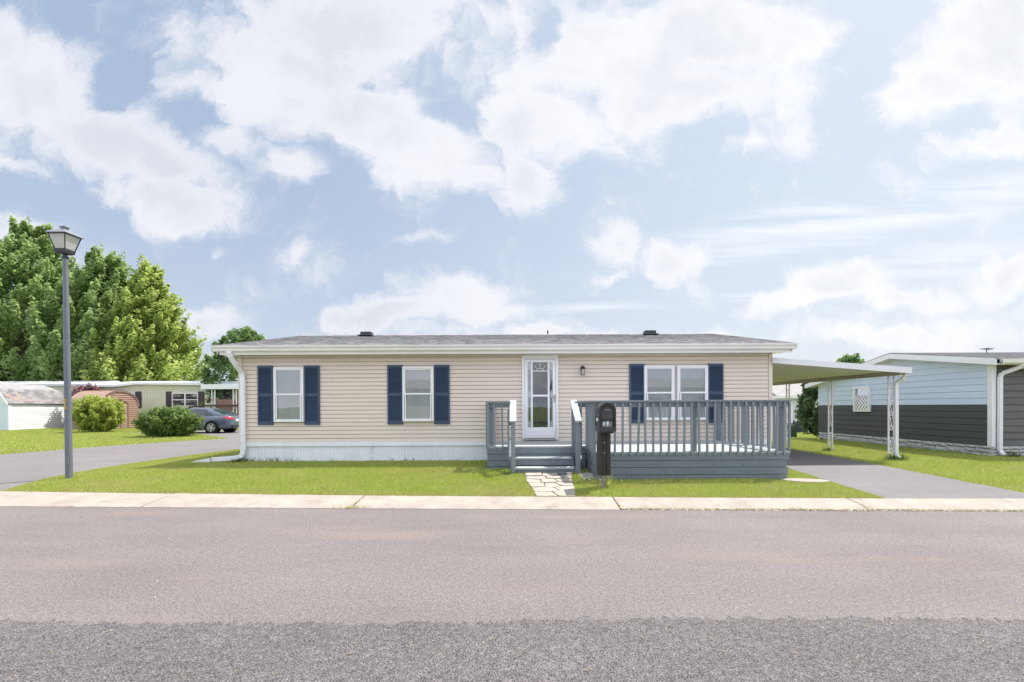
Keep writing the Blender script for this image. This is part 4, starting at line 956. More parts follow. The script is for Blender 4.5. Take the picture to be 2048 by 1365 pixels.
# lattice window
b = MB(O); y0, y1 = wy; z0, z1 = wz
for q in ((y0, y0 + .09, z0, z1), (y1 - .09, y1, z0, z1), (y0 + .09, y1 - .09, z0, z0 + .08), (y0 + .09, y1 - .09, z1 - .09, z1)): b.box(NX - .09, NX - .012, *q)
wn = b.build('window', WHITE, nb)
b = MB(O); b.poly([(NX - .03, y0 + .09, z0 + .08), (NX - .03, y1 - .09, z0 + .08), (NX - .03, y1 - .09, z1 - .09), (NX - .03, y0 + .09, z1 - .09)], [(0, 1, 2, 3)]); b.build('pane', glassmat('grey_glass', .3, (.7, .7, .7)), wn, fix=False)
b = MB(O); b.box(NX - .028, NX - .02, y0 + .09, y1 - .09, z0 + .08, z0 + .6); b.build('dark_screen', DARK, wn)
b = MB(O); b.box(NX - .026, NX - .02, y0 + .09, y1 - .09, z0 + .6, z1 - .09); b.build('curtain', mat('curtain', (.42, .43, .42), .8, .25, 6, stretch=(1, 8, .5)), wn)
b = MB(O); za, zb_ = z0 + .06, z0 + .60; ya, yb = y0 + .05, y1 - .05; s_ = .15
for k in range(-7, 14):
    for sg in (1, -1):
        # strip through (ya + k*s, za) at 45 degrees clipped to the panel
        A = ya + k * s_; pts_ = []
        for t in np.linspace(0, zb_ - za, 24):
            yy = A + (t if sg > 0 else (zb_ - za) - t)
            if ya <= yy <= yb: pts_.append((yy, za + t))
        if len(pts_) > 1: b.bar((NX - .098 - .006 * (sg > 0), *pts_[0]), (NX - .098 - .006 * (sg > 0), *pts_[-1]), .036, .006, up=(1, 0, 0))
b.build('lattice', WHITE, wn, fix=False)
# roof, fascias, gutter
NRF = shingles('pinkish_shingles', [(.24, .23, .235), (.36, .345, .345), (.29, .275, .28), (.40, .385, .385)], .3, .145)
b = MB(O)
for ya, za, yb, zb_ in ((12.02, 2.66, 15.45, 3.185),):
    L = math.hypot(yb - ya, zb_ - za); n = int(L / .145); prof = []
    for i in range(n): t = i / n; t2 = (i + 1) / n; prof += [(ya + (yb-ya)*t, za + (zb_-za)*t + .009), (ya + (yb-ya)*t2, za + (zb_-za)*t2 + .001)]
    b.prism(prof + [(yb, zb_ - .05), (ya, za - .05)], 'x', NX - .32, NXE)
b.build('roof', NRF, nb)
b = MB(O); b.prism([(19.95, 2.66 + 3.4*.152 - 4.5*.185 + .0), (15.45, 3.19), (15.45, 3.13), (19.95, 2.60 + 3.4*.152 - 4.5*.185)], 'x', NX - .32, NXE); b.build('roof', NRF, nb)
b = MB(O); b.prism([(12.02, 2.47), (15.45, 2.995), (15.45, 3.155), (12.02, 2.645)], 'x', NX - .33, NX - .30); b.build('rake_board', WHITE, nb)
b = MB(O); b.prism([(19.95, 2.16), (15.452, 2.995), (15.452, 3.155), (19.95, 2.33)], 'x', NX - .33, NX - .30); b.build('rake_board', WHITE, nb)
b = MB(O); b.prism([(12.04, 2.49), (15.45, 3.01), (19.9, 2.18), (19.9, 2.20), (15.45, 3.03), (12.04, 2.51)], 'x', NX - .29, NX + .01); b.build('soffit', GUT, nb)
b = MB(O); b.box(NX - .28, NXE, 12.10, NY0 + .01, 2.49, 2.51); b.build('soffit', GUT, nb)
b = MB(O); b.prism([(12.02, 2.50), (11.97, 2.52), (11.95, 2.62), (11.96, 2.62), (11.985, 2.54), (12.02, 2.53), (12.02, 2.62), (12.04, 2.62), (12.04, 2.48)], 'x', NX - .20, NXE); b.build('gutter', GUT, nb)
b = MB(O); b.box(NX - .20, NX - .19, 11.95, 12.03, 2.50, 2.625); b.build('gutter_end', WHITE, nb)
dd = [(NX + .42, 12.02, 2.52), (NX + .40, 12.04, 2.45), (NX + .30, 12.16, 2.36), (NX + .15, 12.30, 2.27), (NX + .125, 12.335, 2.18), (NX + .125, 12.335, .16), (NX + .16, 12.27, .06)]
b = MB(O)
for a, c in zip(dd[:-1], dd[1:]): b.bar(a, c, .095, .07, up=(0, 1, 0))
b.build('downspout', ALU, nb, bevel=.005)
b = MB(O); b.box(NX + .62, NX + 2.2, 11.98, NY0 - .03, 2.37, 2.475); b.build('window_awning', GUT, nb, bevel=.01)
b = MB(O)
AX, AY, AZ = W(1972, 709, 16.2)[0], 16.2, 3.05; AO = (AX, AY, AZ)
an = thing('roof_antenna', AO, 'small dark antenna standing above the roof of the two-tone house', 'antenna')
b = MB(AO); b.tube([(AX, AY, 3.0), (AX, AY, 3.42)], .014, 6); b.build('mast', VENT, an)
b = MB(AO)
for k in range(6): b.tube([(AX - .12 + k * .045, AY - .15, 3.36 + .05 * (k % 2)), (AX - .10 + k * .045, AY + .15, 3.42)], .010, 5)
b.tube([(AX - .14, AY, 3.40), (AX + .14, AY, 3.42)], .012, 5); b.build('antenna_rods', VENT, an, fix=False)

# ================================================================== leaves
def clumps(n, fn, seed):
    rs = random.Random(seed); return [fn(rs) for _ in range(n)]
def leaf_cloud(name, centers, rads, per, size, m, o, parent, seed, elong=(0, 0, 1), el=1.0, droop=.0, tipbias=.3, aspect=.55, light=(0, 0, 1)):
    """many small leaf quads scattered in clumps (centers (n,3), rads (n,)); tint red: dark..light leaf, green: yellow tip"""
    rg = np.random.default_rng(seed); C = np.asarray(centers); Rr = np.asarray(rads); n = len(C) * per
    idx = np.repeat(np.arange(len(C)), per); d = rg.normal(0, 1, (n, 3)); d /= np.linalg.norm(d, axis=1)[:, None]
    rr = rg.random(n) ** .5
    p = d * rr[:, None] * Rr[idx][:, None]
    e_ = np.asarray(elong if np.ndim(elong) == 2 else np.tile(elong, (len(C), 1)), float); e_ /= np.linalg.norm(e_, axis=1)[:, None]; e_ = e_[idx]
    along = (p * e_).sum(1); t_al = (along / (Rr[idx] + 1e-6) + 1) / 2
    p = (p - e_ * along[:, None]) * (1.15 - .75 * t_al)[:, None] + e_ * (along * el)[:, None]
    pos = C[idx] + p
    nrm = d * .6 + rg.normal(0, .55, (n, 3)) + np.array([0, -.15, .55]); nrm /= np.linalg.norm(nrm, axis=1)[:, None]
    a = np.cross(nrm, rg.normal(0, 1, (n, 3))); a /= np.linalg.norm(a, axis=1)[:, None]; c = np.cross(nrm, a)
    s_ = size * rg.uniform(.6, 1.3, n)[:, None]
    V = np.stack([pos - a * s_, pos + c * s_ * aspect + nrm * s_ * .12, pos + a * s_, pos - c * s_ * aspect + nrm * s_ * .12], 1).reshape(-1, 3) - np.array(o)
    F = np.arange(4 * n).reshape(n, 4)
    cl = rg.random(len(C))[idx]; tint = np.stack([np.clip(.55 * cl + .6 * rg.random(n) - .08, 0, 1), np.clip((t_al - .45) * tipbias * 2 * rg.random(n), 0, 1)], 1)
    me = np_mesh(name, V, F, np.repeat(tint, 4, 0), m); return link(name, me, parent)
MAPLE = leafmat('maple_leaves', (.17, .27, .08, 1), (.42, .55, .22, 1), (.58, .68, .30, 1), .60)
MAPLE2 = leafmat('yellow_green_maple_leaves', (.20, .29, .06, 1), (.48, .58, .16, 1), (.64, .72, .24, 1), .60)
ROUND = leafmat('mid_green_leaves', (.09, .17, .05, 1), (.23, .35, .11, 1), (.32, .43, .14, 1), .45)
BUSHY = leafmat('lime_bush_leaves', (.20, .27, .04, 1), (.44, .52, .09, 1), (.66, .70, .18, 1), .45)
BUSHG = leafmat('green_bush_leaves', (.08, .15, .03, 1), (.19, .29, .06, 1), (.30, .38, .10, 1), .4)
PLUM = leafmat('plum_leaves', (.10, .03, .05, 1), (.24, .08, .11, 1), (.34, .14, .17, 1), .3)
LILAC = leafmat('broad_leaves', (.07, .13, .05, 1), (.21, .30, .13, 1), (.34, .42, .22, 1), .4)
WEED = leafmat('weed_leaves', (.05, .10, .025, 1), (.12, .19, .05, 1), (.2, .26, .07, 1), .3)
BARK = mat('bark', (.12, .10, .08), .95, .25, 5, .5, 25, stretch=(1, 1, .3))
def tree(name, label, x, y, z0, H, prof, nc, per, leaf, m, seed, group=None, wind=.35, cr=(.55, 1.1), el=1.7, base=.12, lean=0, trunk_r=.28, tip=.5):
    """prof(t) -> crown radius at height fraction t"""
    rs = random.Random(seed); o = (x, y, z0); tr = thing(name, o, label, 'tree', group)
    b = MB(o); b.tube([(x, y, z0 - .2), (x + .1, y, z0 + H * .25), (x + lean * .5, y + .1, z0 + H * .55), (x + lean, y, z0 + H * .9)], [trunk_r, trunk_r * .75, trunk_r * .45, trunk_r * .1], 9)
    C = []; Rd = []; E = []
    for i in range(nc):
        t = base + (1 - base) * rs.random() ** .85; r_ = prof((t - base) / (1 - base)); a = rs.uniform(0, 2 * math.pi); q = math.sqrt(rs.random()); q = .30 + .70 * q
        cx_ = x + lean * t + math.cos(a) * r_ * q; cy_ = y + math.sin(a) * r_ * q; cz_ = z0 + H * t - (q * .04 * H); cr_ = rs.uniform(*cr) * (1.15 - .45 * t)
        C.append((cx_, cy_, cz_)); Rd.append(cr_); E.append((math.cos(a) * .6 * q + wind, math.sin(a) * .6 * q, 1.0))
        if i % 5 == 0: zb_ = z0 + max(.1, t - .18 - .1 * q) * H; b.tube([(x + lean * t * .8, y, zb_), ((x + cx_) / 2, (y + cy_) / 2, (zb_ + cz_) / 2 + .05), (cx_, cy_, cz_)], [trunk_r * .28 * (1.1 - t), trunk_r * .16, .015], 5)
    b.build('trunk', BARK, tr, fix=False)
    leaf_cloud('crown', C, Rd, per, leaf, m, o, tr, seed, E, el, tipbias=tip)
    return tr
def ovoid(r_, low=.35, tip=.08):
    return lambda t: r_ * (min(1, (t / low) ** .5 * .35 + .65) if t < low else max(tip, (1 - ((t - low) / (1 - low)) ** 1.6)) ** .9)
G = 'big maples behind the sheds'
tree('maple_tree', 'tallest big green maple at the left edge of the photo, behind the white shed', -46.2, 43.5, 0, 18.8, ovoid(7.0, .35, .12), 430, 170, .17, MAPLE, 11, G, .5, (.45, 1.0), 2.5, .08)
tree('maple_tree', 'big green maple right behind the lamp post, between two other maples', -38.0, 42.3, 0, 15.6, ovoid(5.4, .4, .18), 360, 170, .16, MAPLE, 12, G, .5, (.4, .95), 2.5, .08)
tree('maple_tree', 'broad yellow-green maple behind the cream trailer, rightmost of the big maples', -33.0, 41.0, 0, 14.3, ovoid(4.3, .2, .08), 380, 170, .15, MAPLE2, 13, G, .45, (.4, .9), 2.4, .08, tip=.9)
tree('maple_tree', 'dark green maple at the far left, standing behind the others', -51, 49, 0, 15.5, ovoid(6, .3), 170, 150, .2, ROUND, 14, G, .4, (.8, 1.5), 1.5, .05)
tree('round_tree', 'small round green tree behind the left end of the beige roof', -21.5, 36, 0, 7.75, lambda t: 2.75 * math.sqrt(max(0.02, 1 - (2 * t - .95) ** 2 * .95)), 110, 150, .12, ROUND, 15, None, .1, (.45, .75), 1.05, .2, trunk_r=.16)
tree('leafy_tree', 'dark bushy small tree at the back corner of the pale blue house', 13.85, 20.6, -.1, 2.75, lambda t: .86 * math.sqrt(max(0.05, 1 - (2 * t - 1) ** 2 * .8)), 105, 95, .085, LILAC, 16, None, .0, (.22, .42), 1.0, .16, trunk_r=.07)
tree('distant_tree', 'tree top showing above the roof slope of the pale blue house', 22.8, 31, -.6, 5.35, lambda t: 1.6 * math.sqrt(max(0.05, 1 - (2 * t - 1) ** 2)), 50, 90, .12, ROUND, 17, None, .2, (.4, .7), 1.0, .25, trunk_r=.12)
for k, (x, y, h, r_) in enumerate(((31.5, 58, 5.3, 2.8), (36.5, 60, 5.8, 3.4), (42.0, 60, 5.9, 3.0))):
    tree('distant_tree', ['far green tree behind the white house, next to the beige home corner', 'middle far green tree above the grey roof of the white house', 'far green tree above the white house, beside the dark bushy tree'][k], x, y, -1.2, h, lambda t: r_ * math.sqrt(max(0.05, 1 - (2 * t - .9) ** 2 * .9)), 45, 90, .2, ROUND, 20 + k, 'far trees behind the white house', .1, (.7, 1.1), 1.0, .15, trunk_r=.15)
def bush(name, label, x, y, rx, ry, h, nc, per, leaf, m, seed, cat='bush', z0=0.0, spread=.92, cr=(.16, .30), group=None, up=1.2):
    rs = random.Random(seed); o = (x, y, z0); r0 = thing(name, o, label, cat, group); b = MB(o); C = []; Rd = []; E = []
    for i in range(nc):
        a = rs.uniform(0, 2 * math.pi); cu = rs.uniform(-1, 1); q = rs.uniform(.72, 1) * spread if i % 4 else rs.uniform(.2, .7)
        sn = math.sqrt(1 - cu * cu); p = (x + rx * q * sn * math.cos(a), y + ry * q * sn * math.sin(a), z0 + h * .46 + h * .47 * q * cu)
        C.append(p); Rd.append(rs.uniform(*cr)); E.append((sn * math.cos(a) * .8, sn * math.sin(a) * .8, .7 + cu * .4))
        if i % 6 == 0: b.tube([(x + rs.uniform(-.1, .1), y + rs.uniform(-.1, .1), z0), ((x + p[0]) / 2, (y + p[1]) / 2, z0 + (p[2] - z0) * .6), p], [.022, .014, .005], 5)
    b.build('stem', BARK, r0, fix=False); leaf_cloud('foliage', C, Rd, per, leaf, m, o, r0, seed, E, up, tipbias=.9); return r0
bush('lime_bush', 'rounded lime green bush right of the lamp post, in front of the brown shed', -25.0, 27.3, 1.34, 1.25, 2.42, 380, 100, .050, BUSHY, 31, z0=-.03)
bush('green_bush', 'rounded dark green bush left of the parked car', -17.25, 22.7, 1.58, 1.2, 1.62, 330, 90, .045, BUSHG, 32, z0=-.03, cr=(.14, .27))
bush('plum_bush', 'dark purple plum shrub rising between the sheds and the white roof', -31.6, 33.6, 1.3, .8, 3.6, 120, 80, .075, PLUM, 33, cr=(.2, .42))
bush('yellow_flower_bush', 'small bright yellow bush behind the back of the parked car', -17.15, 30.6, .55, .4, 1.05, 36, 60, .04, leafmat('yellow_flowers', (.45, .42, .04, 1), (.75, .62, .05, 1), (.8, .7, .1, 1), .2), 34, cr=(.1, .2))
# ================================================================== left side: white barn shed
SHW = mat('white_shed_siding', (.80, .82, .84), .5, .03, 1.5, spec=.35)
GSH = shingles('grey_shingles', [(.22, .215, .22), (.33, .32, .325), (.27, .26, .27), (.36, .35, .36)], .32, .16, flip=True)
SX, SY0, SY1 = -33.3, 29.9, 33.75; O = (-35, 31.8, 0)
shed = thing('barn_shed', O, 'white barn shed with grey gambrel shingle roof at the left edge of the photo', 'shed')
b = MB(O); b.prism([(SX, 0), (SX, 1.80), (SX - .55, 2.72), (SX - 1.8, 3.15), (SX - 3.05, 2.72), (SX - 3.6, 1.80), (SX - 3.6, 0)], 'y', SY0 + .02, SY1 - .02); b.build('wall', SHW, shed)
z = .05
while z < 1.78:
    b = MB(O); b.prism([(SX + .005, z), (SX + .024, z), (SX + .006, z + .145), (SX, z + .15)], 'y', SY0, SY1); b.build('siding_board', SHW, shed)
    b = MB(O); b.prism([(SY0 + .02, z), (SY0 + .0, z), (SY0 + .016, z + .145), (SY0 + .02, z + .15)], 'x', SX - 3.6, SX); b.build('siding_board', mat('pale_blue_white_siding', (.66, .74, .79), .5, .03), shed); z += .152
b = MB(O); b.box(SX - .03, SX + .045, SY0 - .02, SY0 + .16, 0, 1.80); b.build('corner_board', SHW, shed)
def shingle_plane(par, o, x_a, z_a, x_b, z_b, y0, y1, m, red=None, rows_=5, cols_=12):
    """rows of separate shingle strips on a slope facing +x"""
    for r_ in range(rows_):
        t0, t1 = r_ / rows_, (r_ + 1) / rows_ + .04; off = .5 * (r_ % 2)
        for c in range(cols_ + 1):
            a = y0 + (y1 - y0) * max(0, (c - off) / cols_); e_ = y0 + (y1 - y0) * min(1, (c + 1 - off) / cols_)
            if e_ - a < .05: continue
            d = random.uniform(.010, .022); b = MB(o)
            p = [(x_a + (x_b-x_a)*t0 + d, z_a + (z_b-z_a)*t0 + d*.4), (x_a + (x_b-x_a)*t1 + .004, z_a + (z_b-z_a)*t1 + .002)]
            b.poly([(p[0][0], a + .006, p[0][1]), (p[0][0], e_ - .006, p[0][1]), (p[1][0], e_ - .006, p[1][1]), (p[1][0], a + .006, p[1][1]), (p[0][0] - .03, a + .006, p[0][1]), (p[0][0] - .03, e_ - .006, p[0][1])], [(0,1,2,3),(4,5,1,0)])
            b.build('shingle', red if (red and (r_, c) in RED) else random.choice(m), par, fix=False)
RED = {(2, 1), (2, 2), (3, 3), (1, 2), (1, 4), (1, 5), (3, 1), (1, 7)}
GS = [mat('shingle_grey_%s' % n_, c, .9, .15, 8, .4, 60, spec=.2) for n_, c in (('light', (.29, .285, .29)), ('mid', (.24, .235, .245)), ('dark', (.20, .195, .205)))]
shingle_plane(shed, O, SX + .10, 1.78, SX - .52, 2.74, SY0 - .12, SY1 + .12, GS, mat('shingle_rust', (.35, .265, .235), .9, .15, 8), 6, 12)
b = MB(O); b.prism([(SX + .09, 1.76), (SX - .55, 2.72), (SX - 1.8, 3.19), (SX - 3.05, 2.72), (SX - 3.7, 1.76), (SX - 3.66, 1.74), (SX - 3.0, 2.66), (SX - 1.8, 3.11), (SX - .6, 2.66), (SX + .05, 1.74)], 'y', SY0 - .13, SY1 + .13); b.build('roof', GSH, shed)
b = MB(O); b.prism([(SX + .13, 1.72), (SX + .11, 1.79), (SX - .52, 2.75), (SX - .62, 2.70), (SX + .03, 1.72)], 'y', SY0 - .17, SY0 - .135); b.build('rake_board', SHW, shed)
# brown arched metal shed
BRN = mat('brown_metal_siding', (.34, .215, .175), .55, .07, 2, spec=.35)
BRD = mat('brown_trim', (.20, .125, .105), .5, .06)
BX0, BX1, BY0, BY1 = -29.7, -27.6, 30.3, 33.3; O = (-29.2, 31.8, 0)
ms = thing('metal_shed', O, 'brown metal shed with arched roof and ribbed siding between the two bushes', 'shed')
bc = (BY0 + BY1) / 2
def archp(r_, zt, n=13, ze=1.55): return [(bc - r_ * math.cos(t), ze + (zt - ze) * math.sin(t) ** .9 if 0 < t < math.pi else ze) for t in np.linspace(0, math.pi, n)]
b = MB(O); b.prism([(BY0, 0)] + archp(1.5, 2.58) + [(BY1, 0)], 'x', BX0, BX1); b.build('wall', BRN, ms)
z = .04
while z < 2.5:
    half = 1.5 if z < 1.5 else 1.5 * math.sqrt(max(0, 1 - ((z + .1 - 1.55) / 1.03) ** 2))
    if half > .1:
        b = MB(O); b.prism([(BX1, z), (BX1 + .028, z + .02), (BX1 + .028, z + .07), (BX1, z + .125)], 'y', bc - half, bc + half); b.build('siding_panel', BRN, ms)
        if z < 1.5: b = MB(O); b.prism([(BY0, z), (BY0 - .028, z + .02), (BY0 - .028, z + .07), (BY0, z + .125)], 'x', BX0, BX1); b.build('siding_panel', BRN, ms)
    z += .135
b = MB(O); A1 = archp(1.56, 2.66); A2 = archp(1.50, 2.585)
b.prism(A1 + A2[::-1], 'x', BX0 - .05, BX1 + .06); b.build('roof', mat('brown_roof_metal', (.36, .245, .21), .5, .08, 2), ms)
for x in np.linspace(BX0, BX1 + .04, 8):
    b = MB(O); A1 = archp(1.585, 2.69); A2 = archp(1.55, 2.65); b.prism(A1 + A2[::-1], 'x', x, x + .03); b.build('roof_rib', BRD if x > BX1 else BRN, ms)
for y in (bc - .62, bc + .62, bc):
    b = MB(O); b.box(BX1 + .02, BX1 + .045, y - .03, y + .03, 0, 1.82 if y != bc else 1.95); b.build('door_trim', BRD, ms)
b = MB(O); b.bar((BX1 + .035, bc - .62, 1.80), (BX1 + .035, bc, 2.05), .03, .05); b.bar((BX1 + .035, bc + .62, 1.80), (BX1 + .035, bc, 2.05), .03, .05); b.build('door_trim', BRD, ms)

# ================================================================== cream trailer behind
CRM = mat('cream_metal', (.66, .66, .50), .5, .04, 2)
CRB = mat('white_roof_metal', (.82, .83, .85), .4, .04, 2)
MAR = mat('maroon_shutter', (.060, .042, .055), .5, .08)
TY = 35.0; sc_ = TY / 910
def tw(px, py): return W(px, py, TY)
O = ((tw(350, 800)[0]), TY + 3, 0)
tr = thing('cream_trailer', O, 'long cream trailer home with dark shutters and white roof behind the bushes and car', 'trailer home')
xa, xb = tw(192, 790)[0], tw(560, 790)[0]
za = tw(235, 773)[1]; zp = tw(278, 768)[1]; zc = tw(406, 771)[1]; xp = tw(278, 768)[0]; xl = tw(235, 773)[0]
b = MB(O); b.prism([(xa, 0), (xa, za - .05), (xl, za - .05), (xp, zp - .02), (xb, zc - .05), (xb, 0)], 'y', TY + .02, TY + 7); b.build('wall', CRM, tr)
zband = tw(340, 779.5)[1]; x = xa
while x < xb:
    b = MB(O); b.box(x, x + .19, TY - .004, TY + .018, .3, zband); b.build('wall_panel', CRM, tr); x += .21
b = MB(O); b.box(xa, xb, TY - .03, TY + .015, zband, zband + .07); b.build('band', CRM, tr)
b = MB(O); b.prism([(xa - .3, za - .06), (xl, za - .06), (xp, zp - .06), (xb, zc - .10), (xb, zc + .06), (xp, zp + .10), (xl, za + .10), (xa - .3, za + .10)], 'y', TY - .32, TY + .2); b.build('fascia', CRB, tr)
b = MB(O); b.prism([(xa - .3, za + .10), (xl, za + .10), (xp, zp + .10), (xb, zc + .06), (xb, zc + .30), (xp, zp + .22), (xl, za + .34), (xa - .3, za + .34)], 'y', TY + .22, TY + 6.8); b.build('roof', CRB, tr)
def twin(par, o, x0, x1, z0, z1, y, m=None, mull=1):
    f = MB(o); t = .05
    f.box(x0, x1, y - .05, y, z1 - t, z1); f.box(x0, x1, y - .05, y, z0, z0 + t); f.box(x0, x0 + t, y - .05, y, z0 + t, z1 - t); f.box(x1 - t, x1, y - .05, y, z0 + t, z1 - t)
    for k in range(mull): xm = x0 + (x1 - x0) * (k + 1) / (mull + 1); f.box(xm - .05, xm + .05, y - .05, y, z0 + t, z1 - t)
    f.box(x0 + t, x1 - t, y - .046, y - .02, (z0 + z1) / 2 - .03, (z0 + z1) / 2 + .03)
    w_ = f.build('window', m or WHITE, par); g = MB(o); g.poly([(x0, y - .02, z0), (x1, y - .02, z0), (x1, y - .02, z1), (x0, y - .02, z1)], [(0, 1, 2, 3)]); g.build('pane', MATS['dark_pane'], w_, fix=False)
    return w_
mat('dark_pane', (.05, .052, .058), .08, .4, 1.5, spec=.8, dirt=((.38, .38, .38), 1.4, .55, .60, .9), stretch=(.4, 1, 1.6))
x0, z1 = tw(345, 787); x1, z0 = tw(397, 813); twin(tr, O, x0, x1, z0, z1, TY - .01)
x0, z1 = tw(246, 786.5); x1, z0 = tw(271, 812); twin(tr, O, x0, x1, z0, z1, TY - .01, mull=0)
for pa, pb in ((271.5, 283.5), (332.5, 343.5), (397.5, 409)):
    x0, z1 = tw(pa, 783.5); x1, z0 = tw(pb, 816); b = MB(O); b.box(x0, x1, TY - .05, TY - .005, z0, z1); sh2 = b.build('shutter', MAR, tr)
    b = MB(O); zm_ = (z0 + z1) / 2
    for q0, q1 in ((z0 + .08, zm_ - .05), (zm_ + .05, z1 - .08)): b.box(x0 + .06, x1 - .06, TY - .062, TY - .05, q0, q1)
    b.build('shutter_panel', MAR, sh2, kind='stuff')
PY = TY - 1.9
def pw(px, py): return W(px, py, PY)
x0, z1 = tw(437, 779); x1, z0 = tw(466, 800); twin(tr, O, x0 + .1, x1 - .1, z0, z1 - .05, TY - .01, mat('dark_frame', (.12, .11, .11), .5), mull=0)
x0, z1 = pw(406, 770); x1, z0 = pw(560, 777.5)
b = MB(O); b.box(x0, x1, PY - .2, TY - .02, z0 + .03, z1 - .0); b.build('porch_roof', CRB, tr)
b = MB(O); b.box(x0 - .0, x1, PY - .23, PY - .2, z0 - .03, z1 + .02); b.build('porch_fascia', CRB, tr)
for px in (427, 470, 513): scroll_post(tr, O, pw(px, 800)[0], PY, 0, z0 + .02, WHITE, gap=.23, r=.028, along='x', scr=(.3, .55, .75))
LATM = mat('brown_lattice', (.36, .22, .165), .7, .08)
x0, z1 = pw(430, 799.5); x1, z0 = pw(545, 845); b = MB(O); H_ = z1 - z0; s_ = .11
for k in range(-int(H_ / s_) - 1, int((x1 - x0) / s_) + 1):
    for sg in (1, -1):
        a = x0 + k * s_; lo = max(0, x0 - a); hi = min(H_, x1 - a)
        if hi - lo > .05: b.bar((a + lo, PY + .1 + .01 * sg, z0 + (lo if sg > 0 else H_ - lo)), (a + hi, PY + .1 + .01 * sg, z0 + (hi if sg > 0 else H_ - hi)), .035, .008, up=(0, 1, 0))
b.box(x0, x1, PY + .12, PY + .14, z0, z1 - .0); b.build('lattice', LATM, tr, fix=False, kind='stuff')
RL = mat('maroon_rail', (.075, .045, .050), .6, .1)
b = MB(O); p = [(*pw(371, 817), 0), (*pw(381, 814.5), 0), (*pw(424, 811.5), 0), (*pw(545, 811.5), 0)]
for q in ((1, 2), (2, 3)):
    a, c = p[q[0]], p[q[1]]; b.bar((a[0], PY - .12, a[1]), (c[0], PY - .12, c[1]), .08, .12)
b.build('handrail', RL, tr)
for px in (381, 424): x_, z_ = pw(px, 814); b = MB(O); b.box(x_ - .05, x_ + .05, PY - .17, PY - .08, 0, z_); b.build('rail_post', RL, tr)
for px, py, lb, m_, nm in ((419.5, 800.5, 'hanging pot of red flowers beside the cream trailer porch post', leafmat('red_flowers', (.10, .16, .04, 1), (.55, .03, .04, 1), (.6, .05, .05, 1), .2), 'flower_basket'), (406, 806.5, 'small planter of pale yellow flowers on the cream trailer rail', leafmat('pale_flowers', (.10, .18, .04, 1), (.45, .45, .15, 1), (.6, .55, .3, 1), .2), 'flower_planter')):
    x_, z_ = pw(px, py); o_ = (x_, PY - .15, z_ - .1); pt_ = thing(nm, o_, lb, 'flower pot'); b = MB(o_); b.tube([(x_, PY - .15, z_ - .22), (x_, PY - .15, z_ - .05)], [.09, .15], 10); b.build('pot', RL if px > 410 else BRD, pt_)
    leaf_cloud('flowers', [(x_ + random.uniform(-.15, .15), PY - .15, z_ + random.uniform(-.05, .12)) for _ in range(8)], [.1] * 8, 28, .035, m_, o_, pt_, 5)
# second, long low white-roofed trailer at far left behind the sheds
O = (-41, 37.5, 0); TY2 = 34.6
t2 = thing('white_roof_trailer', O, 'low trailer with long white roof visible only above the white and brown sheds', 'trailer home')
xa, xb = W(-60, 790, TY2)[0], W(190, 790, TY2)[0]; z0, z1 = W(100, 772, TY2)[1], W(100, 760.5, TY2)[1]
b = MB(O); b.box(xa, xb - .1, TY2, TY2 + 4, 0, z0); b.build('wall', CRM, t2)
b = MB(O); b.box(xa, xb, TY2 - .25, TY2 - .2, z0 - .02, z0 + .16); b.build('fascia', mat('fascia_grey', (.62, .64, .68), .5), t2)
b = MB(O); b.prism([(TY2 - .2, z0), (TY2 + 2, z1 + .04), (TY2 + 4, z0)], 'x', xa, xb); b.build('roof', CRB, t2)

# ================================================================== parked saloon car: faces -x, tail at +x
PAINT = mat('blue_grey_car_paint', (.085, .115, .160), .28, .04, 1, spec=.6, coat=.8)
CGL = mat('car_glass', (.035, .045, .055), .05, .1, spec=.9)
RUB = mat('tyre_rubber', (.018, .018, .018), .85); ALLOY = mat('alloy', (.62, .63, .65), .3, metal=.7); ARCH = mat('wheel_well', (.006, .006, .006), .95)
RED_ = mat('tail_light_red', (.62, .015, .02), .15, spec=.8, coat=.6); CHR_ = mat('plate_white', (.62, .63, .66), .5)
CX, CY = -15.95, 25.35 + .88; O = (CX - 2.3, CY, .012)
car = thing('parked_car', O, 'blue grey four door saloon parked nose left between the green bush and the beige home', 'car')
# stations along the length: u (0 tail .. 4.62 nose), half width, sill z, belt z, deck z
ST = [(0.0, .66, .38, .78, .86), (.05, .74, .30, .86, .99), (.16, .83, .24, .90, 1.035), (.45, .87, .20, .92, 1.05), (.9, .885, .19, .93, 1.03), (1.6, .89, .18, .92, .98), (2.4, .89, .18, .90, .95), (3.2, .885, .18, .87, .93), (3.7, .87, .19, .82, .90), (4.2, .82, .22, .74, .80), (4.5, .72, .28, .62, .68), (4.62, .58, .34, .50, .55)]
def cp_(u, y, z): return (CX - u, CY + y, .012 + z)
P = []; K = 13
for (u_, hw, zs, zb_, zd) in ST:
    half = [(0, zs), (hw * .82, zs), (hw * .97, zs + .07), (hw, (zs * .6 + zb_ * .4)), (hw * .985, zb_ - .08), (hw * .93, zb_), (hw * .80, zd - .012), (0, zd)]
    ring = [(y_, z_) for y_, z_ in half] + [(-y_, z_) for y_, z_ in half[-2:0:-1]]
    P.append([cp_(u_, y_, z_) for y_, z_ in ring])
n = len(P[0]); b = MB(O); b.poly([q for r_ in P for q in r_], [(i*n+j, i*n+(j+1) % n, (i+1)*n+(j+1) % n, (i+1)*n+j) for i in range(len(P)-1) for j in range(n)] + [tuple(range(n)), tuple((len(P)-1)*n+j for j in range(n))])
body = b.build('body', PAINT, car, smooth=True); ss = body.modifiers.new('smooth', 'SUBSURF'); ss.levels = 1; ss.render_levels = 1
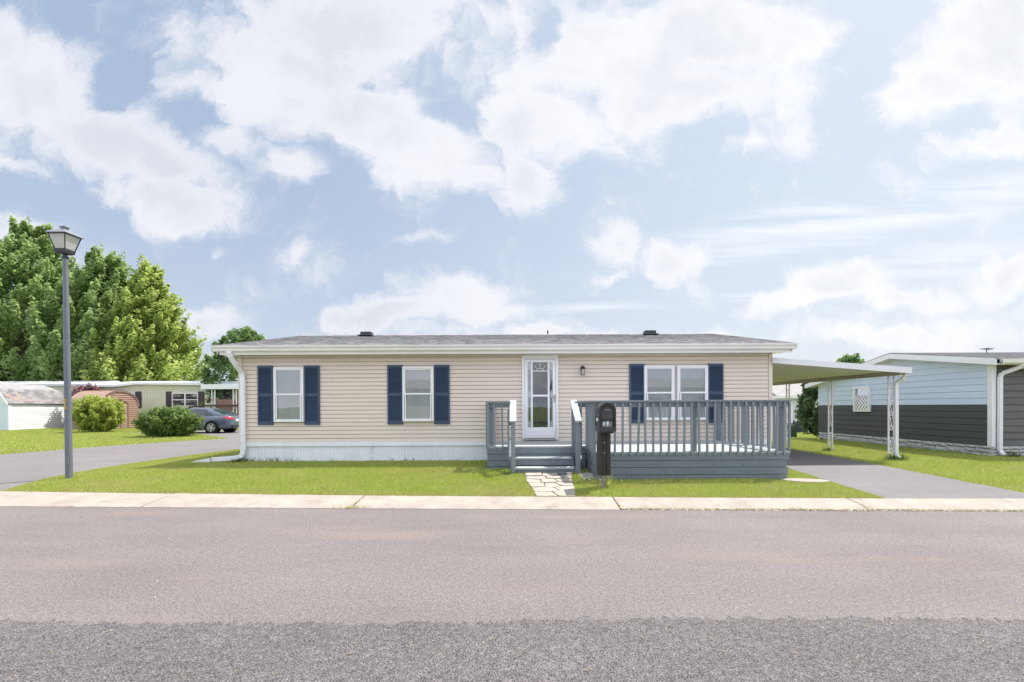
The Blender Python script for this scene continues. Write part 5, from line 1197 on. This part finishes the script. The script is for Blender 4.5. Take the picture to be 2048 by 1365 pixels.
# cabin: rear glass foot .42, roof 1.35..2.5, windscreen foot 3.35
CB = [(.40, .72, 1.03, .70), (.80, .74, 1.22, .62), (1.15, .76, 1.36, .58), (1.55, .77, 1.43, .57), (2.1, .78, 1.45, .57), (2.6, .78, 1.41, .57), (3.0, .77, 1.22, .62), (3.45, .74, .94, .70)]
P = []
for (u_, wb, zt, wt) in CB:
    ring = [(wb, .90), (wb * .985, .93), ((wb + wt * 1.05) / 2 + .02, .93 + (zt - .93) * .55), (wt + .02, zt - .035), (wt * .8, zt), (0, zt + .008)]; ring += [(-y_, z_) for y_, z_ in ring[-2::-1]]
    P.append([cp_(u_, y_, z_) for y_, z_ in ring])
n = len(P[0]); b = MB(O); b.poly([q for r_ in P for q in r_], [(i*n+j, i*n+j+1, (i+1)*n+j+1, (i+1)*n+j) for i in range(len(P)-1) for j in range(n-1)])
cab = b.build('roof', PAINT, car, smooth=True); cab.modifiers.new('smooth', 'SUBSURF').render_levels = 1
def side_w(u_, f):  # point on the near side of the cabin, f from belt to roof
    us = [c[0] for c in CB]; i = max(0, min(len(CB) - 2, sum(1 for q in us if q <= u_) - 1)); t = (u_ - us[i]) / (us[i+1] - us[i]); wb, zt, wt = [CB[i][k] + (CB[i+1][k] - CB[i][k]) * t for k in (1, 2, 3)]
    return (wb + (wt - wb) * f) + .016 + .03 * math.sin(f * 3.14), .955 + (zt - .955) * f
for sg in (-1, 1):
    for ua, ub, ta, tb in ((.98, 1.38, .18, .80), (1.40, 2.12, .84, .84), (2.20, 3.05, .84, .55)):
        P = []; nn = 5
        for i in range(nn + 1):
            u_ = ua + (ub - ua) * i / nn; tt = ta + (tb - ta) * i / nn
            for f in (0.02, tt): y_, z_ = side_w(u_, f); P.append(cp_(u_, sg * y_, z_))
        b = MB(O); b.poly(P, [(2*i, 2*i+2, 2*i+3, 2*i+1) for i in range(nn)]); b.build('side_window', CGL, car, smooth=True)
P = []; 
for u_, f in ((.46, 0), (.80, 1), (1.10, 2)):
    i = (0, 1, 2)[f]; wt, zt = (CB[i][3] + .0, CB[i][2])
    for q in (-.92, -.45, 0, .45, .92): P.append(cp_(u_ - .012, wt * q, zt + .014 - .012 * abs(q) * 1.6 + (.03 if f == 0 else 0)))
b = MB(O); b.poly(P, [(r_*5 + i, r_*5 + i + 1, r_*5 + i + 6, r_*5 + i + 5) for r_ in range(2) for i in range(4)]); b.build('rear_window', CGL, car, smooth=True)
P = [cp_(3.42, .66 * q, .975) for q in (-1, 0, 1)] + [cp_(2.68, .55 * q, 1.415) for q in (-1, 0, 1)]; b = MB(O); b.poly(P, [(0, 1, 4, 3), (1, 2, 5, 4)]); b.build('windscreen', CGL, car)
for u_ in (.98, 3.68):
    for sg in (-1, 1):
        y0 = sg * .80; wc = cp_(u_, y0, .325)
        b = MB(O); y_in, y_out = CY + sg * .60, CY + sg * .892
        b.tube([(wc[0], y_in, wc[2]), (wc[0], y_out, wc[2])], .385, 24); b.build('wheel_arch', ARCH, car)
        b = MB(O); b.tube([(wc[0], CY + sg * .70, wc[2]), (wc[0], CY + sg * .90, wc[2]), (wc[0], CY + sg * .905, wc[2])], [.325, .325, .30], 28); wh = b.build('wheel', RUB, car)
        b = MB(O); yo = CY + sg * .912
        for k in range(10):
            t = 2 * math.pi * k / 10; t2 = t + .10 * (1 if k % 2 else -1); b.bar((wc[0] + .05 * math.cos(t), yo, wc[2] + .05 * math.sin(t)), (wc[0] + .215 * math.cos(t2), yo, wc[2] + .215 * math.sin(t2)), .042, .02, up=(0, 1, 0))
        R_ = [(wc[0] + .22 * math.cos(t), yo, wc[2] + .22 * math.sin(t)) for t in np.linspace(0, 2 * math.pi, 25)]; b.tube(R_, .012, 5, cap=False)
        b.tube([(wc[0], yo - .01 * sg, wc[2]), (wc[0], yo + .01 * sg, wc[2])], .05, 12); b.build('rim', ALLOY, wh, fix=False)
for sg in (-1, 1):
    P = [cp_(-.005, sg * .38, .86), cp_(.03, sg * .70, .905), cp_(.22, sg * .862, .93), cp_(.40, sg * .893, .915), cp_(.20, sg * .885, .84), cp_(.03, sg * .745, .79), cp_(-.01, sg * .42, .79)]
    P2 = [Vector(p) + Vector((.012, sg * .012, 0)) for p in P]
    b = MB(O); b.poly(P2, [(0, 1, 5, 6), (1, 2, 4, 5), (2, 3, 4)]); b.build('tail_light', RED_, car)
    b = MB(O); b.bar(cp_(2.18, sg * .905, .16 + .02), cp_(.0 + 1.40, sg * .905, .16 + .02), .02, .03); b.build('sill', mat('car_trim', (.03, .033, .04), .5), car)
    for u_ in (1.72, 2.62): b = MB(O); b.bar(cp_(u_, sg * .90, .845), cp_(u_ - .17, sg * .90, .85), .022, .022, up=(0, 0, 1)); b.build('door_handle', PAINT, car)
    b = MB(O); b.bar(cp_(1.42, sg * .896, .25), cp_(1.40, sg * .878, .92), .008, .008); b.bar(cp_(2.24, sg * .898, .2), cp_(2.20, sg * .88, .92), .008, .008); b.build('door_seam', ARCH, car, kind='stuff')
    b = MB(O); b.prism([(CX - 3.05, CY + sg * .88), (CX - 3.2, CY + sg * 1.02), (CX - 3.05, CY + sg * 1.04), (CX - 2.95, CY + sg * .9)], 'z', .94, 1.08); b.build('mirror', PAINT, car, bevel=.02)
b = MB(O); b.box(CX + .002, CX + .016, CY - .27, CY + .27, .66, .81); b.build('number_plate', CHR_, car)
b = MB(O); b.bar(cp_(-.02, -.60, .36), cp_(-.02, .60, .36), .05, .16, up=(0, 0, 1)); b.build('bumper_trim', MATS['car_trim'], car)
b = MB(O); b.bar(cp_(.10, -.62, 1.065), cp_(.10, .62, 1.065), .09, .025, up=(0, 0, 1)); b.build('spoiler', ARCH, car)

# ================================================================== back right: white house, bins, cabinet
HY = 42.0; gz2 = -1.06
def hw(px, py): return W(px, py, HY)
xa = hw(1515, 800)[0]; xb = hw(1745, 800)[0]; O = ((xa + xb) / 2, HY + 4, gz2)
fh = thing('white_house', O, 'white sided house with grey roof seen under the carport in the background', 'house')
ze = hw(1590, 797)[1]
b = MB(O); b.box(xa, xb, HY + .03, HY + 8, gz2, ze); b.build('wall', WHITE, fh)
z = gz2 + .35
while z < ze - .05:
    b = MB(O); b.prism([(HY + .03, z), (HY - .01, z), (HY + .015, z + .20), (HY + .03, z + .215)], 'x', xa, xb); b.build('siding_board', WHITE, fh); z += .215
b = MB(O); b.box(xa - .3, xb, HY - .5, HY - .45, ze - .02, ze + .22); b.build('fascia', GUT, fh)
zr = hw(1565, 774)[1] + .25
b = MB(O); b.prism([(HY - .5, ze + .18), (HY + 4.0, zr + .9), (HY + 8.4, ze + .18)], 'x', hw(1549, 790)[0], xb + .5); b.build('roof', NRF, fh)
for px in (1593, 1607): x_ = hw(px, 775)[0]; b = MB(O); b.box(x_ - .2, x_ + .2, HY + 2.3, HY + 2.7, ze + .7, ze + 1.0); b.build('roof_vent', VENT, fh)
x0, z1 = hw(1586, 799); x1, z0 = hw(1597.5, 846); b = MB(O); b.box(x0, x1, HY - .05, HY - .012, z0, z1); dd_ = b.build('door', mat('door_white', (.68, .71, .74), .5), fh)
xx, zz1 = hw(1587.5, 821); xy, zz0 = hw(1596, 826); b = MB(O); b.box(xx, xy, HY - .06, HY - .05, zz0, zz1); b.build('door_window', MATS['dark_pane'], dd_)
for a in (1588.5, 1592.7): x0, z1 = hw(a, 829); x1, z0 = hw(a + 2, 838); b = MB(O); b.box(x0, x1, HY - .06, HY - .05, z0, z1); b.build('door_window', MATS['dark_pane'], dd_)
BINB = mat('dark_blue_slats', (.030, .045, .070), .6, .1)
BY_ = 38.0; x0, z1 = W(1586, 845, BY_); x1, z0 = W(1610, 866, BY_); O = ((x0 + x1) / 2, BY_ + .6, -.95)
pb = thing('planter_box', O, 'dark blue slatted box standing against the far white house, behind the green cabinet', 'storage box'); z = -.97; 
while z < z1 - .05: b = MB(O); b.box(x0, x1, BY_, BY_ + .05, z, z + .13); b.build('slat', BINB, pb); b = MB(O); b.box(x1 - .05, x1, BY_ + .05, BY_ + 1.2, z, z + .13); b.build('slat', BINB, pb); z += .15
b = MB(O); b.box(x0 + .03, x1 - .06, BY_ + .06, BY_ + 1.15, -.97, z1 - .1); b.build('box_body', BINB, pb)
for xx in (x0, x1 - .08): b = MB(O); b.box(xx, xx + .1, BY_ - .04, BY_ - .005, -1, z1 + .18); b.build('corner_post', BINB, pb)
UY = 22.6; x0, z1 = W(1574, 850.5, UY); x1, z0 = W(1594, 872, UY); gzz = float(gz(np.float64(x1), np.float64(UY))); O = ((x0 + x1) / 2, UY + .3, gzz)
cab_ = thing('utility_cabinet', O, 'dark green rounded utility cabinet standing in the grass beyond the carport', 'utility box')
b = MB(O); b.prism([(x0, gzz + .02), (x0, z1 - .08), (x0 + .03, z1 - .03), (x0 + .09, z1), (x1 - .09, z1), (x1 - .03, z1 - .03), (x1, z1 - .08), (x1, gzz + .02)], 'y', UY, UY + .5); b.build('cabinet', mat('cabinet_green', (.050, .080, .058), .55, .1), cab_, bevel=.015)
b = MB(O); b.box(x0 - .1, x1 + .35, UY - .2, UY + .75, gzz - .05, gzz + .03); b.build('plinth', mat('plinth_dark', (.05, .05, .05), .8), cab_)
b = MB(O); b.bar(((x0 + x1) / 2 - .08, UY - .004, z1 - .08), ((x0 + x1) / 2, UY - .004, z1 - .14), .015, .008); b.bar(((x0 + x1) / 2 + .08, UY - .004, z1 - .08), ((x0 + x1) / 2, UY - .004, z1 - .14), .015, .008); b.build('emblem', mat('emblem_pale', (.4, .42, .38), .5), cab_)

# houses across the street, seen only as reflections in the panes
for k, (x, wd) in enumerate(((-6.5, 13), (10.5, 14))):
    O = (x, -17, 0); oh = thing('white_trailer', O, ['white trailer home across the street, behind the camera, mirrored in the left windows', 'white trailer home across the street, behind the camera, mirrored in the right windows'][k], 'trailer home', 'trailer homes across the street')
    b = MB(O); b.box(x - wd/2, x + wd/2, -21, -13.5, 0, 2.9); b.build('wall', WHITE, oh); b = MB(O); b.prism([(-13.1, 2.88), (-17.2, 3.8), (-21.4, 2.88)], 'x', x - wd/2 - .3, x + wd/2 + .3); b.build('roof', NRF, oh)
    for q in (-.3, .05, .33):
        xx = x + wd * q; b = MB(O); b.box(xx - .5, xx + .5, -13.49, -13.45, 1.0, 2.1); b.build('window', MATS['dark_pane'], oh)

# ================================================================== grass blades
GRASS = bpy.data.materials.new('grass_blades'); GRASS.use_nodes = True; t = NT(GRASS.node_tree); t.n.clear()
at = t.node('ShaderNodeAttribute'); at.attribute_name = 'tint'; sp = t.node('ShaderNodeSeparateColor'); t.l.new(at.outputs['Color'], sp.inputs[0])
pos = t.node('ShaderNodeNewGeometry').outputs['Position']; big = t.noise(pos, .9, 4, .6)
c = t.mix(sp.outputs[0], (.29, .37, .05, 1), (.60, .65, .19, 1)); c = t.mix(t.ramp(big, .35, .68, 0, .55), c, (.53, .54, .19, 1)); c = t.mix(sp.outputs[1], c, (.55, .44, .25, 1))
df = t.node('ShaderNodeBsdfDiffuse'); t.put(df.inputs[0], c); tl = t.node('ShaderNodeBsdfTranslucent'); t.put(tl.inputs[0], c); mx = t.node('ShaderNodeMixShader'); mx.inputs[0].default_value = .35
t.l.new(df.outputs[0], mx.inputs[1]); t.l.new(tl.outputs[0], mx.inputs[2]); oo = t.node('ShaderNodeOutputMaterial'); t.l.new(mx.outputs[0], oo.inputs[0])
def blades(name, polys, n, h, wdt, seed, excl=(), dry=None, zfn=gz):
    rg = np.random.default_rng(seed); xs_ = []; ys_ = []
    x0 = min(p[0] for q in polys for p in q); x1 = max(p[0] for q in polys for p in q); y0 = min(p[1] for q in polys for p in q); y1 = max(p[1] for q in polys for p in q)
    X = np.empty(0); Y = np.empty(0)
    while len(X) < n:
        x = rg.uniform(x0, x1, n); y = rg.uniform(y0, y1, n); k = np.zeros(n, bool)
        for q in polys: k |= inpoly(x, y, q)
        for q in excl: k &= ~inpoly(x, y, q)
        k &= y > kerb_in(x) + rg.normal(.0, .018, n); X = np.concatenate([X, x[k]]); Y = np.concatenate([Y, y[k]])
    X = X[:n]; Y = Y[:n]; Z = zfn(X, Y)
    clump = .5 + .5 * np.sin(X * 3.1 + np.sin(Y * 2.3) * 2) * np.sin(Y * 3.7 + np.sin(X * 1.7) * 2)
    H = h * rg.uniform(.55, 1.25, n) * (.8 + .4 * clump); a = rg.uniform(0, 2*np.pi, n); L = rg.uniform(.1, .75, n) * H; b_ = rg.uniform(0, 2*np.pi, n)
    w_ = wdt * rg.uniform(.6, 1.3, n)
    p0 = np.stack([X - np.cos(a)*w_, Y - np.sin(a)*w_, Z - .012], 1); p1 = np.stack([X + np.cos(a)*w_, Y + np.sin(a)*w_, Z - .012], 1); p2 = np.stack([X + np.cos(b_)*L, Y + np.sin(b_)*L, Z + H], 1)
    V = np.stack([p0, p1, p2], 1).reshape(-1, 3); F = np.arange(3 * n).reshape(n, 3)
    d = (rg.random(n) < .06) * rg.random(n)
    pt = np.sin(X * 1.3 + 2 * np.sin(Y * .9 + .5)) * np.sin(Y * 1.9 + 1.5 * np.sin(X * .7)) + .5 * np.sin(X * 4.7 + Y * 2.1) * np.sin(Y * 5.3 - X)
    d = np.maximum(d, (rg.random(n) < np.clip(pt - .15, 0, 1) * .55) * rg.uniform(.2, .8, n))
    edge = np.clip(1 - (Y - kerb_in(X)) / .20, 0, 1); d = np.maximum(d, (rg.random(n) < edge * .9) * rg.uniform(.4, 1, n))
    tint = np.repeat(np.stack([rg.random(n), d], 1), 3, 0)
    o = link(name, np_mesh(name, V, F, tint, GRASS)); o['kind'] = 'stuff'; return o
front = [(-8.72, 7.5)] + SIDE_NEAR[1:7] + [(-9.4, 15.6), (-7.0, 15.6), (-7.0, 11.5), (6.3, 11.5), (6.1, 10.2), (5.95, 9.3), (5.8, 8.4), (5.68, 7.6), (5.6, 6.8), (0, 6.9)]
EXC = [PATH, [(DX0 + .02, YL + .02), (DXM + .03, YL + .02), (DXM + .03, YM + .03), (DX1, YM + .03), (DX1, 11.6), (DX0 + .02, 11.6)], pp, [(.0, 9.36), (1.24, 9.36), (1.24, 10), (0, 10)]]
blades('lawn_grass', [front], 330000, .042, .0050, 1, EXC)
rightl = [(8.2, 6.5), (8.12, 7.3), (8.3, 8.6), (8.55, 10.6), (8.75, 12.6), (8.95, 14.8), (9.1, 17.9), (6.8, 18.0), (6.8, 24), (16, 24), (NX + .0, 19.6), (NX - .03, NY0 - .04), (17, NY0 - .04), (17, 6.3)]
blades('side_lawn_grass', [rightl], 230000, .046, .0065, 2)
blades('back_lawn_grass', [[(7, 22), (30, 22), (40, 41), (12, 41)]], 60000, .09, .02, 3)
leftl = [(-13.3, 21.1), (-14.3, 19.4), (-15.25, 17.55), (-15.65, 16.15), (-15.95, 14.1), (-16.6, 12.2), (-30, 13), (-45, 20), (-45, 34), (-22, 34), (-22, 25.2), (-17.5, 24.9), (-15.6, 23.2)]
blades('corner_lawn_grass', [leftl], 260000, .06, .013, 4)
blades('verge_grass', [[(-21.5, 29.05), (-9, 29.05), (-9, 33), (-21.5, 33)]], 20000, .1, .02, 5)
# tall tufts and weeds
def tuft(name, label, x, y, n, h, sp_, seed, m=WEED, seedheads=False):
    rg = random.Random(seed); z = float(gz(np.float64(x), np.float64(y))); o = (x, y, z); V = []; F = []; T = []
    for i in range(n):
        a = rg.uniform(0, 6.28); r_ = rg.uniform(0, sp_); bx, by = x + r_ * math.cos(a), y + r_ * math.sin(a); L = h * rg.uniform(.45, 1.15); ln = rg.uniform(.1, .7) * L; w_ = rg.uniform(.003, .007); k = len(V)
        ca, sa = math.cos(a + 1.57) * w_, math.sin(a + 1.57) * w_
        for f, ww in ((0, 1), (.5, .9), (1, .1)):
            cx_, cy_, cz_ = bx + math.cos(a) * ln * f * f, by + math.sin(a) * ln * f * f, z + L * f * (1 - .15 * f)
            V += [(cx_ - ca * ww, cy_ - sa * ww, cz_), (cx_ + ca * ww, cy_ + sa * ww, cz_)]; T += [(rg.random(), .15 * rg.random())] * 2
        F += [(k, k+1, k+3, k+2), (k+2, k+3, k+5, k+4)]
    V = np.array(V) - np.array(o); ob = link(name, np_mesh(name, V, np.array(F), np.array(T), m)); ob.location = o
    return tag(ob, label, 'weeds')
tuft('weed_tuft', 'dark weeds around the foot of the front carport post and its downspout', 9.80, 11.70, 260, .20, .26, 1)
tuft('weed_tuft', 'small weed tuft at the foot of the middle carport post', 9.70, 14.1, 120, .14, .16, 2)
tuft('tall_grass', 'tall seeding grass growing against the mailbox post', MX + .08, MY - .04, 60, .27, .07, 3, GRASS)
tuft('weed_tuft', 'grass tuft under the downspout elbow at the left corner of the beige home', -6.9, 11.35, 140, .15, .25, 4)
tuft('weed_tuft', 'weeds at the left foot of the deck steps', -.16, 9.22, 90, .13, .12, 5)
tuft('weed_tuft', 'grass tuft beside the stone base under the neighbour downspout', NX + .35, 12.2, 90, .2, .2, 6)
rgw = random.Random(9); V = []; F = []; T = []
for i in range(46):   # stray stalks along the skirting
    x = rgw.choice([rgw.uniform(-6.8, -5.6), rgw.uniform(-6.8, -.7)]); y = FY - rgw.uniform(.03, .09); z = float(gz(np.float64(x), np.float64(y)))
    for j in range(rgw.randint(2, 5)):
        a = rgw.uniform(0, 6.28); L = rgw.uniform(.06, .17); w_ = .004 + .01 * (i % 9 == 0); k = len(V); V += [(x - w_, y, z), (x + w_, y, z), (x + math.cos(a) * L * .6, y - .02, z + L)]; F.append((k, k+1, k+2)); T += [(rgw.random(), .1)] * 3
ob = link('skirting_weeds', np_mesh('skirting_weeds', np.array(V), np.array(F), np.array(T), WEED)); ob['kind'] = 'stuff'
# clover and weeds in the path joints and the kerb's crack
V = []; F = []; T = []
for i in range(1100):
    q = rgw.random()
    if q < .35: x, y, z = rgw.uniform(.2, 1.1), rgw.uniform(7.1, 9.3), .012
    elif q < .8: x = rgw.uniform(1.5, 7.2); y = float(kerb_out(x)) + rgw.uniform(.0, .06); z = -.052
    elif q < .9: x = rgw.gauss(-2.4, .12); y = float(kerb_out(-2.4)) + rgw.uniform(-.03, .1); z = -.05
    else: x = rgw.choice([1.5, -2.4, 5.0]) + rgw.uniform(-.02, .02); y = rgw.uniform(float(kerb_out(x)), float(kerb_in(x))); z = -.02
    a = rgw.uniform(0, 6.28); L = rgw.uniform(.012, .035); k = len(V); V += [(x - .006, y, z), (x + .006, y, z), (x + math.cos(a) * L, y + math.sin(a) * L, z + L)]; F.append((k, k+1, k+2)); T += [(rgw.random(), .7 * (rgw.random() < .6))] * 3
ob = link('joint_weeds', np_mesh('joint_weeds', np.array(V), np.array(F), np.array(T), GRASS)); ob['kind'] = 'stuff'
